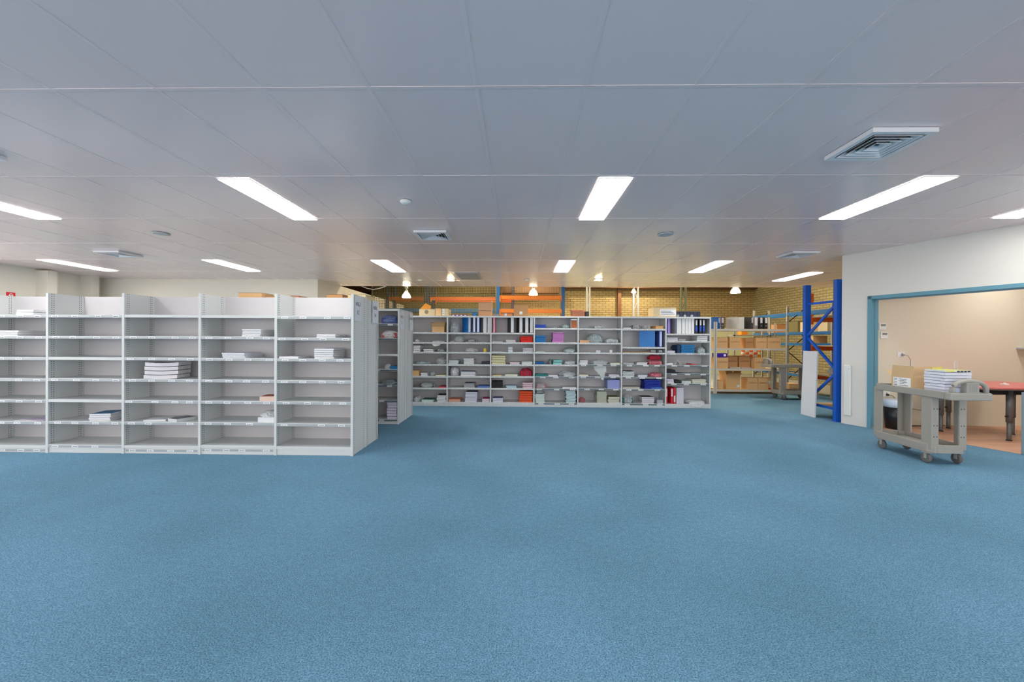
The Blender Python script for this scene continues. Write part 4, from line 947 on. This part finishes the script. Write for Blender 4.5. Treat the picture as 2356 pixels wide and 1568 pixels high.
lsbox(9.55, .3, .28, 1.53, M_CARDI, 'cream box nearest the blue rack on the long shelving', d=.3)
lsbox(12.05, .3, .3, .45, mat('pale_box', (214, 216, 196), rough=.8), 'pale box on the bottom deck of the long shelving')

# ================================================================== MESH FENCE, FAR RACKS, LAMPS
YMS = 12.6
def mesh_panel(x0, x1, z0, z1, lab, mt, y=YMS, st=.05, r=.0035):
    m = MB(); x = x0
    while x < x1: m.box(x-r, x+r, y-.003, y, z0, z1, mt); x += st
    z = z0
    while z < z1: m.box(x0, x1, y, y+.006, z-r, z+r, mt); z += st
    m.box(x0-.01, x0+.02, y-.01, y+.01, z0, z1, mt); m.box(x1-.02, x1+.01, y-.01, y+.01, z0, z1, mt)
    return tag(m.build('mesh_panel'), lab, 'mesh panel')
xa, xb, xc = aty(866, 690, YMS).x, aty(1143, 690, YMS).x, aty(1292, 690, YMS).x
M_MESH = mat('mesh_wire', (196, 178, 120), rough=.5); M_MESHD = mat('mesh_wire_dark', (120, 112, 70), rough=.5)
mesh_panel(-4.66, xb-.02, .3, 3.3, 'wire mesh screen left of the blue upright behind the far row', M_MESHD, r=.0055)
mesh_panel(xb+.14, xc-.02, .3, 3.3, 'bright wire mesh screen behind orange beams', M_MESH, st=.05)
def far_rack(x0, x1, y, zs, lab, mb, dp=.8, h=3.3, bm_=None):
    t = empty('pallet_rack', (x0, y, 0)); tag(t, lab, 'rack', 'pallet racks in the warehouse'); w = x1-x0
    for x in (0, w):
        for yy in (0, dp): rack_post(x, yy, h, t, mb)
        for q in range(4): m = MB(); m.bar((x, .03 if q % 2 else dp-.03, .3+q*.75), (x, dp-.03 if q % 2 else .03, 1.05+q*.75), .03, .03, mb); m.build('brace', t)
    for z, bc in zs:
        for yy in (-.04, dp+.0):
            m = MB(); m.box(.05, w-.05, yy-.02, yy+.02, z-.055, z+.055, bc); m.build('beam', t)
            for xx in (.055, w-.055): m = MB(); m.box(xx-.006, xx+.03 if xx < 1 else xx+.006, yy-.028, yy-.02, z-.13, z+.055, bc); m.build('connector', t)
    return t
zA, zB = aty(1220, 684, 12.4).z, aty(1220, 715, 12.4).z
far_rack(aty(1146, 690, 12.4).x, aty(1296, 690, 12.4).x, 12.42, [(zA, mat('bright_orange', (246, 140, 40), rough=.4)), (zB, mat('bright_orange', (246, 140, 40), rough=.4))], 'blue and orange rack behind the far row, in front of bright mesh', mat('rack_blue_light', (40, 110, 180), rough=.4), dp=.12)
zC, zD = aty(1000, 686.5, 14).z, aty(1000, 713, 14).z
M_NAVY = mat('navy_paint', (26, 50, 88), rough=.4)
far_rack(aty(988, 690, 14).x, aty(1180, 690, 14).x, 14, [(zC, M_ORANGE), (zD, M_LBLUE)], 'rack with orange upper beam behind the left mesh, right half', M_NAVY)
far_rack(-4.62, aty(988, 690, 14).x-.12, 14, [(zC, mat('dull_orange', (176, 84, 20), rough=.5)), (zD, M_LBLUE)], 'rack with dull orange beam behind the left mesh, left half', M_NAVY)
for p0, p1, lab in ((1350, 1356.5, 'narrow lattice upright against the brick, left of the brown post'), (1457.5, 1467.5, 'narrow pale lattice upright below the bright spotlight'), (1567, 1577.5, 'dark narrow lattice upright against the brick above blue albums')):
    xa_, xb_ = aty(p0, 690, 15).x, aty(p1, 690, 15).x
    t = empty('lattice_upright', (xa_, 15, 0)); tag(t, lab, 'upright frame', 'lattice uprights by the brick wall'); w = xb_-xa_
    mt = M_GALV if p0 < 1560 else mat('green_grey_steel', (84, 92, 74), rough=.5)
    for x in (0, w): m = MB(); m.box(x-.03, x+.03, -.03, .03, 0, 3.35, mt); m.build('post', t)
    for q in range(7): m = MB(); m.bar((0 if q % 2 else w, 0, .3+q*.42), (w if q % 2 else 0, 0, .72+q*.42), .02, .02, mt); m.build('brace', t)
M_LAMP = mat('lamp_lens', (255, 255, 250), emit=(255, 246, 224), estr=16); M_FILL_LAMP = mat('fill_lamp_lens', (255, 255, 250), emit=(255, 240, 206), estr=430); M_GLS = plastic('lamp_dome', (220, 224, 214), .5, .1)
for px, py, w_, Y, lab in ((935, 684, 21, 11.3, 'dome pendant lamp hanging left behind the far row'), (1227, 678, 21, 11.3, 'bright dome pendant lamp in front of the mesh'), (1692, 673.5, 22, 11.3, 'dome pendant lamp above the cream metal shelving')):
    p = aty(px, py, Y); r = w_/2*Y/F_PX
    t = empty('pendant_lamp', p); tag(t, lab, 'pendant lamp', 'high bay pendant lamps')
    m = MB(); m.lathe((0, 0, 0), [(r, 0), (r*.97, .03), (r*.75, .10), (r*.42, .15), (r*.3, .17)], M_GLS, n=28); m.build('shade', t)
    m = MB(); m.lathe((0, 0, 0), [(r*.9, .004), (r*.9, -.004), (.001, -.01)], M_LAMP, n=24); m.build('lens', t)
    m = MB(); m.lathe((0, 0, 0), [(r*.3, .17), (r*.36, .18), (r*.36, .2), (r*.2, .21), (r*.2, .25), (r*.4, .26), (r*.4, .29), (r*.28, .30), (r*.28, .55)], mat('lamp_housing', (200, 202, 190), rough=.4), n=20); m.build('housing', t)
    m = MB(); m.tube([(0, 0, .5), (0, 0, 5.5-p.z)], .01, M_GREY, n=6); m.build('hanger', t)
proto_lamp = t
LENS2 = [c for c in t.children if c.name.startswith('lens')][0].data.copy(); LENS2.materials[0] = M_FILL_LAMP
for x, y in ((-1.5, 12.0), (2, 13.2), (5, 12.6), (.5, 15.4), (4.5, 15.4), (7.6, 11.6)):  # extra unseen lamps added to brighten the brick and the far ceiling
    o = copy_tree(proto_lamp); o.location = (x, y, 4.3); tag(o, 'added fill lamp out of view high in the warehouse, %s, %s' % ('near the ceiling edge' if y < 12.3 else 'mid depth' if y < 14 else 'by the back wall', 'left' if x < 1 else 'centre' if x < 5 else 'right'), 'pendant lamp', 'added fill lamps out of view')
    for ch in list(o.children):
        if ch.name.startswith('hanger'): bpy.data.objects.remove(ch)
        elif ch.name.startswith('lens'): ch.data = LENS2
p = aty(1458, 671.5, 14.6); t = empty('spotlight', p); tag(t, 'small dazzling white spotlight above a lattice upright', 'spotlight')
m = MB(); m.lathe((0, 0, 0), [(.09, 0), (.07, .06), (.04, .1)], M_WHITE, n=20); m.build('housing', t)
m = MB(); m.lathe((0, -.0, 0), [(.085, -.001), (.05, -.03), (.001, -.04)], mat('spot_lens', (255, 255, 255), emit=(255, 255, 255), estr=60), n=20); m.build('lens', t)
m = MB(); m.tube([(0, 0, .08), (0, 0, 5.5-p.z)], .012, M_GREY, n=6); m.build('hanger', t)
# loose white cable hanging under the ceiling edge
pts = [Vector((-4.15, 10.47, CZ)), Vector((-4.0, 10.49, CZ-.06)), Vector((-3.85, 10.5, CZ-.085)), Vector((-3.68, 10.49, CZ-.06)), Vector((-3.5, 10.47, CZ))]
m = MB(); m.tube(pts, .012, M_WHITE, n=6); tag(m.build('cable'), 'thin white cable looping under the ceiling edge at left', 'cable')

# ================================================================== LEFT WALL SIGN, RIGHT WALL PLATE
t = empty('fire_sign', (-9.849, 7.83, aty(24, 684, 7.8).z)); t.location.z = 1.313+(1-0)*0
za = None
for yy in (7.62, 7.86): pass
def on_left(px, py):
    d = ray(px, py); k = (-9.85)/d.x; return Vector((-9.85, d.y*k, CH+d.z*k))
a, b_ = on_left(14, 671), on_left(35, 672)
t.location = ((-9.849), (a.y+b_.y)/2, a.z-.11); tag(t, 'red sign with white arch symbol on the far left wall', 'sign'); w = abs(b_.y-a.y)
m = MB(); m.box(0, .003, -w/2, w/2, -.11, .11, mat('sign_red', (220, 28, 44), rough=.4)); m.build('plate', t)
m = MB()
pts = [(.004, -w*.2, -.09), (.004, -w*.2, .04)]+[(.004, w*.2*math.cos(q), .04+.04*math.sin(q)) for q in [math.pi*(1-i/6) for i in range(1, 7)]]+[(.004, w*.2, -.09)]
m.tube(pts, .008, M_WHITE, n=6); m.box(.003, .005, -w*.18, w*.18, -.09, .05, M_WHITE); m.build('arch_symbol', t)
m = MB(.012); wbox(m, .045, .145, -.03, -.003, .14, .95, M_WHITE); o = m.build('wall_plate'); tag(o, 'narrow white rounded plate on the white wall beside the doorway', 'plate')
p = wp(.125, -.031, .89)
m = MB(); m.lathe(p, [(.006, -.001), (.006, .001)], M_GREY, n=10, axis='y'); s_ = m.build('screw', o)

# ================================================================== SIDE ROOM
YR = 6.49
for x0_, x1_, z0_, z1_, lab in ((5.69, 5.80, 1.51, 1.615, 'white thermostat controller, upper one of three'), (5.58, 5.675, 1.37, 1.475, 'white thermostat controller, half hidden by the door frame'), (5.715, 5.825, 1.37, 1.475, 'white thermostat controller, lower right of three')):
    t = empty('wall_controller', ((x0_+x1_)/2, YR, (z0_+z1_)/2)); tag(t, lab, 'thermostat', 'wall controllers in the side room'); w, h = x1_-x0_, z1_-z0_
    m = MB(.003); m.box(-w/2, w/2, -.02, -.001, -h/2, h/2, M_WHITE); m.build('case', t)
    m = MB(); m.box(-w*.3, w*.38, -.022, -.02, h*.05, h*.35, mat('lcd', (140, 138, 134), rough=.3)); m.build('display', t)
for x0_, x1_, z0_, z1_, lab, dark in ((5.985, 6.10, 1.085, 1.16, 'white wall socket with grey plug above the cart', 0), (5.745, 5.87, .455, .53, 'low white wall socket with black plug behind the cart', 1)):
    t = empty('wall_socket', ((x0_+x1_)/2, YR, (z0_+z1_)/2)); tag(t, lab, 'socket'); w, h = x1_-x0_, z1_-z0_
    m = MB(.002); m.box(-w/2, w/2, -.01, -.001, -h/2, h/2, M_WHITE); m.build('face_plate', t)
    m = MB(); m.box(w*.02, w*.2, -.012, -.01, h*.2, h*.35, M_GREY); m.build('switch', t)
    t2 = empty('power_cord', ((x0_+x1_)/2, YR, (z0_+z1_)/2)); tag(t2, 'grey power cord hanging from the upper wall socket' if not dark else 'black plug with cord to a white adapter at the low socket', 'cord')
    m = MB(); m.lathe((w*.1, -.045, -h*.1), [(.012, 0), (.018, .012), (.018, .032)], M_BLACK if dark else M_GREY, n=12, axis='y'); m.build('plug', t2)
    m = MB(); m.tube([(w*.1, -.045, -h*.1), (w*.5, -.06, -.02), (w*.9, -.05, -.08), (w*1.1, -.03, -.16), (w*1.1, -.03, -.3 if not dark else -.16)], .004, M_BLACK if dark else M_GREY, n=6); m.build('cord', t2)
    if dark: m = MB(.005); m.box(w*.9, w*1.5, -.06, -.01, -.22, -.14, M_WHITE); m.build('adapter', t2)
m = MB(); m.tube([(5.95, 6.44, .35), (6.1, 6.42, .28), (6.3, 6.43, .25), (6.5, 6.45, .32)], .004, M_BLACK, n=6); tag(m.build('cable'), 'thin dark cable sagging along the side room wall', 'cable')
m = MB(); m.tube([(5.9, 6.42, .01), (6.2, 6.40, .012), (6.5, 6.42, .012), (6.7, 6.46, .012)], .005, M_BLACK, n=6); tag(m.build('cable'), 'thin dark cable lying along the foot of the side room wall', 'cable')
m = MB(.003); m.box(7.83, 8.5, 6.3, 6.489, 1.215, 1.24, mat('grey_blue_shelf', (176, 186, 196), rough=.5)); tag(m.build('wall_shelf'), 'pale grey wall shelf end at the right picture edge', 'shelf')
# red table
t = empty('table', (6.7, 5.86, 0)); tag(t, 'red topped table with rounded end and grey height adjustable legs', 'table')
def sup(a, b_, n, k=40, off=0):
    out = []
    for i in range(k):
        q = 2*math.pi*i/k; c, s = math.cos(q), math.sin(q)
        out.append((abs(c)**(2/n)*a*(1 if c > 0 else -1), abs(s)**(2/n)*b_*(1 if s > 0 else -1)))
    return out
m = MB(.004); m.prism(sup(.80, .49, 3), .705, .727, mat('red_laminate', (222, 120, 120), rough=.35)); m.build('tabletop', t)
m = MB(.002); m.prism(sup(.805, .495, 3), .690, .7045, mat('dark_edge', (92, 80, 74), rough=.5)); m.build('edge_band', t)
for q in ((-.55, .42, -.36, -.33), (-.4, .5, .4, .43)): m = MB(); m.box(*q, .62, .69, M_DARK); m.build('under_rail', t)
M_LEG = mat('leg_grey', (104, 104, 104), rough=.4, metal=.3)
for x, y in ((-.13, -.345), (.36, .03), (-.13, .42), (-.47, .2)):
    m = MB(); m.lathe((x, y, 0), [(.024, .25), (.033, .25), (.033, .69), (.02, .69)], M_LEG, n=18); m.lathe((x, y, 0), [(.02, .02), (.024, .03), (.024, .3)], M_LEG, n=18); m.lathe((x, y, 0), [(.03, .0045), (.03, .012), (.012, .03)], M_BLACK, n=14)
    l = m.build('leg', t); m = MB(); m.lathe((x-.045, y-.01, .33), [(.008, -.02), (.012, .0), (.012, .015)], M_BLACK, n=10, axis='x'); m.build('clamp_knob', l)
# wire holder on the table
p = atz(2226, 884, .727)
t = empty('wire_stand', (6.08, 5.72, .7275)); tag(t, 'white wire stand on the red table just beyond the cart handle', 'stand')
m = MB(); m.lathe((0, 0, 0), [(.06, 0), (.06, .01), (.02, .02)], M_WHITE, n=20); m.build('base', t)
m = MB(); m.tube([(-.022, 0, .01), (-.022, 0, .30)]+[(.022*math.cos(math.pi*(1-i/6)), 0, .30+.022*math.sin(math.pi*(1-i/6))) for i in range(1, 6)]+[(.022, 0, .30), (.022, 0, .06)], .005, M_WHITE, n=8); m.build('wire_loop', t)
for x, y, lab in ((6.42, 5.72, 'small white crumpled tissue on the red table, left'), (6.82, 5.78, 'small white cap on the red table, right')):
    m = MB(.003); m.lathe((x, y, .7275), [(.045, 0), (.04, .012), (.012, .02), (.01, .03)], M_WHITE, n=14); tag(m.build('small_item'), lab, 'small item')
# bucket
t = empty('bucket', (5.74, 6.22, .0045)); tag(t, 'black plastic bin with white liner and pale lid in the side room', 'bin')
m = MB(); m.lathe((0, 0, 0), [(.13, 0), (.165, .36), (.16, .36), (.125, .01)], M_BLACK, n=32); m.build('body', t)
m = MB(); m.lathe((0, 0, 0), [(.168, .33), (.174, .38), (.172, .42), (.15, .44)], mat('bin_liner', (206, 218, 236), rough=.3), n=32); m.build('liner', t)

# ================================================================== UTILITY CART
def make_cart():
    t = empty('utility_cart')
    hw, yl0, yl1, yt0 = .19, -.37, .40, -.56
    def tray(y0, y1, z0, z1, zf, ch=.06):
        m = MB(.006)
        def ring(o, z0, z1):
            a = hw-o
            out = [(-a+ch, y0+o), (a-ch, y0+o), (a, y0+ch), (a, y1-ch), (a-ch, y1-o), (-a+ch, y1-o), (-a, y1-ch), (-a, y0+ch)]
            return out
        A_, B_ = ring(0, 0, 0), ring(.022, 0, 0); n = len(A_)
        for j in range(n):
            k = (j+1) % n
            m.quadbox([Vector((*A_[j], z0)), Vector((*A_[k], z0)), Vector((*B_[k], z0)), Vector((*B_[j], z0)), Vector((*A_[j], z1)), Vector((*A_[k], z1)), Vector((*B_[k], z1)), Vector((*B_[j], z1))], M_CART)
        m.prism(B_, zf-.012, zf, M_CART)
        return m
    tray(yl0, yl1, .125, .215, .16).build('lower_tray', t)
    tray(yt0, yl1, .725, .80, .755).build('top_tray', t)
    for sx in (-1, 1):
        for y0, sy in ((yl0, 1), (yl1, -1)):
            m = MB(.004); x = sx*(hw-.012)
            m.box(min(x, x-sx*.02), max(x, x-sx*.02), min(y0+sy*.03, y0+sy*.13), max(y0+sy*.03, y0+sy*.13), .16, .76, M_CART)
            m.box(min(x, x-sx*.075), max(x, x-sx*.075), min(y0+sy*.012, y0+sy*.032), max(y0+sy*.012, y0+sy*.032), .16, .76, M_CART)
            pst = m.build('post', t)
            m = MB()
            for z in (.3, .42, .6):
                for q in (.35, .75):
                    m.lathe((x-sx*.075*q, y0+sy*.012, z), [(.006, -sy*.0012), (.006, 0)], mat('hole_grey', (70, 68, 66), rough=.8) if sy > 0 else M_WHITE, n=10, axis='y')
            m.build('bolt_hole', pst)
    m = MB(); pts = []
    yh = yt0+.005
    for i in range(15):
        q = math.pi*i/14; pts.append((-.165*math.cos(q)*(1 if abs(math.cos(q)) < 1 else 1), yh-.0, .80+.12*math.sin(q)**.6 if 0 < i < 14 else .775))
    m.tube(pts, .022, M_CART, n=14); m.build('handle', t)
    m = MB(.008); m.box(-.05, .07, yh-.028, yh+.03, .79, .905, M_CART)
    for q in range(6): m.box(-.03+q*.015, -.024+q*.015, yh-.0295, yh-.028, .815, .89, M_GREY)
    m.build('handle_block', t)
    m = MB(.012); m.box(-.2, .2, yh-.03, yh+.04, .722, .80, M_CART); m.build('handle_mount', t)
    for k, (x, y) in enumerate(((-.155, -.29), (.155, -.29), (-.145, .29), (.145, .29))):
        m = MB(.002); m.box(x-.035, x+.035, y-.035, y+.035, .112, .125, M_GREY); m.box(x-.022, x-.019, y-.012, y+.022, .05, .112, M_GALV); m.box(x+.019, x+.022, y-.012, y+.022, .05, .112, M_GALV)
        c = m.build('caster', t)
        m = MB(); m.lathe((x, y+.01, .0555), [(.012, -.016), (.042, -.015), (.042, .015), (.012, .016)], M_BLACK, n=24, axis='x')
        m.lathe((x, y+.01, .0555), [(.041, -.016), (.051, -.014), (.055, -.006), (.055, .006), (.051, .014), (.041, .016)], mat('tyre_grey', (104, 100, 98), rough=.6), n=28, axis='x'); m.build('wheel', c)
    return t
cart = make_cart(); cart.location = (4.625, 4.755, 0); cart.rotation_euler = (0, 0, -.045)
tag(cart, 'grey plastic two tier utility cart in front of the doorway', 'cart')
c2 = copy_tree(cart); p = aty(1822, 840, 9.0); c2.location = (6.25, 9.35, 0); c2.rotation_euler = (0, 0, R(-90)); tag(c2, 'beige grey utility cart far back, partly hidden by the blue rack', 'cart')
# load of the cart
TZ = .7565
t = empty('cardboard_box', (4.475, 4.665, TZ), -.045); tag(t, 'open cardboard carton with white printed label on the cart', 'box')
w, d, h, e = .28, .27, .155, .004
mt = mat('cart_carton', (206, 174, 132), rough=.85, var=.03, vscale=20); m = MB()
m.box(0, w, 0, e, 0, h, mt); m.box(0, w, d-e, d, 0, h, mt); m.box(0, e, e, d-e, 0, h, mt); m.box(w-e, w, e, d-e, 0, h, mt); m.box(e, w-e, e, d-e, 0, e, mt); m.build('body', t)
m = MB(); m.quadbox([Vector(p) for p in ((-.0, 0, h), (-.0, d, h), (e, d, h), (e, 0, h), (.012, .0, h+.13), (.012, d, h+.13), (.016, d, h+.13), (.016, .0, h+.13))], mt); m.build('flap', t)
m = MB(); m.quadbox([Vector(p) for p in ((0, 0, h), (w, 0, h), (w, e, h), (0, e, h), (.01, .004, h+.12), (w+.06, .02, h+.13), (w+.06, .024, h+.13), (.01, .008, h+.12))], mt); m.build('flap', t)
m = MB(); m.quadbox([Vector(p) for p in ((0, d, h), (w, d, h), (w, d-e, h), (0, d-e, h), (-.0, d+.09, h+.06), (w, d+.09, h+.06), (w, d+.086, h+.06), (-.0, d+.086, h+.06))], mt); m.build('flap', t)
m = MB(); m.quadbox([Vector(p) for p in ((w*.75, -.001, h+.08), (w+.05, .015, h+.09), (w+.05, .017, h+.09), (w*.75, .0005, h+.08), (w*.75, .001, h+.122), (w+.06, .017, h+.128), (w+.06, .019, h+.128), (w*.75, .0025, h+.122))], mat('tape_yellow', (214, 196, 110), rough=.3)); m.build('tape', t)
m = MB(); m.box(-.001, 0, .02, .245, .012, .145, M_CARD)
for r_ in range(6):
    zz = .125-r_*.018; m.box(-.0016, -.001, .195, .235, zz, zz+.005, M_INK); m.box(-.0016, -.001, .16-.02*(r_ % 3 == 1)-.09+.03*(r_ % 2), .16, zz, zz+.005, M_INK)
m.build('printed_label', t)
st = stack(4.452, 4.722, 4.285, TZ, TZ+.245, 8, (226, 228, 242), 'stacked white lilac booklet in the pile on the cart', d=.22, jit=.005, rot=-.03)
o = stack(4.455, 4.72, 4.287, TZ+.246, TZ+.268, 1, (222, 226, 236), 'top book of the cart pile, yellow with dark lettering', name='book', d=.218, cover=(216, 214, 110), rot=-.03)[0]
m = MB()
for q in range(4): m.box(-.01+q*.035, .018+q*.035, -.001, 0, .003, .017, M_INK)
m.box(-.12, -.03, -.001, 0, .003, .017, col_mat((216, 214, 110))); m.build('spine_print', o)
m = MB(); m.lathe((4.53, 4.255, TZ), [(.028, 0), (.028, .07), (.02, .075)], mat('blue_white_pot', (170, 180, 200), rough=.4), n=18); tag(m.build('small_pot'), 'small blue and white pot behind the cart handle', 'pot')
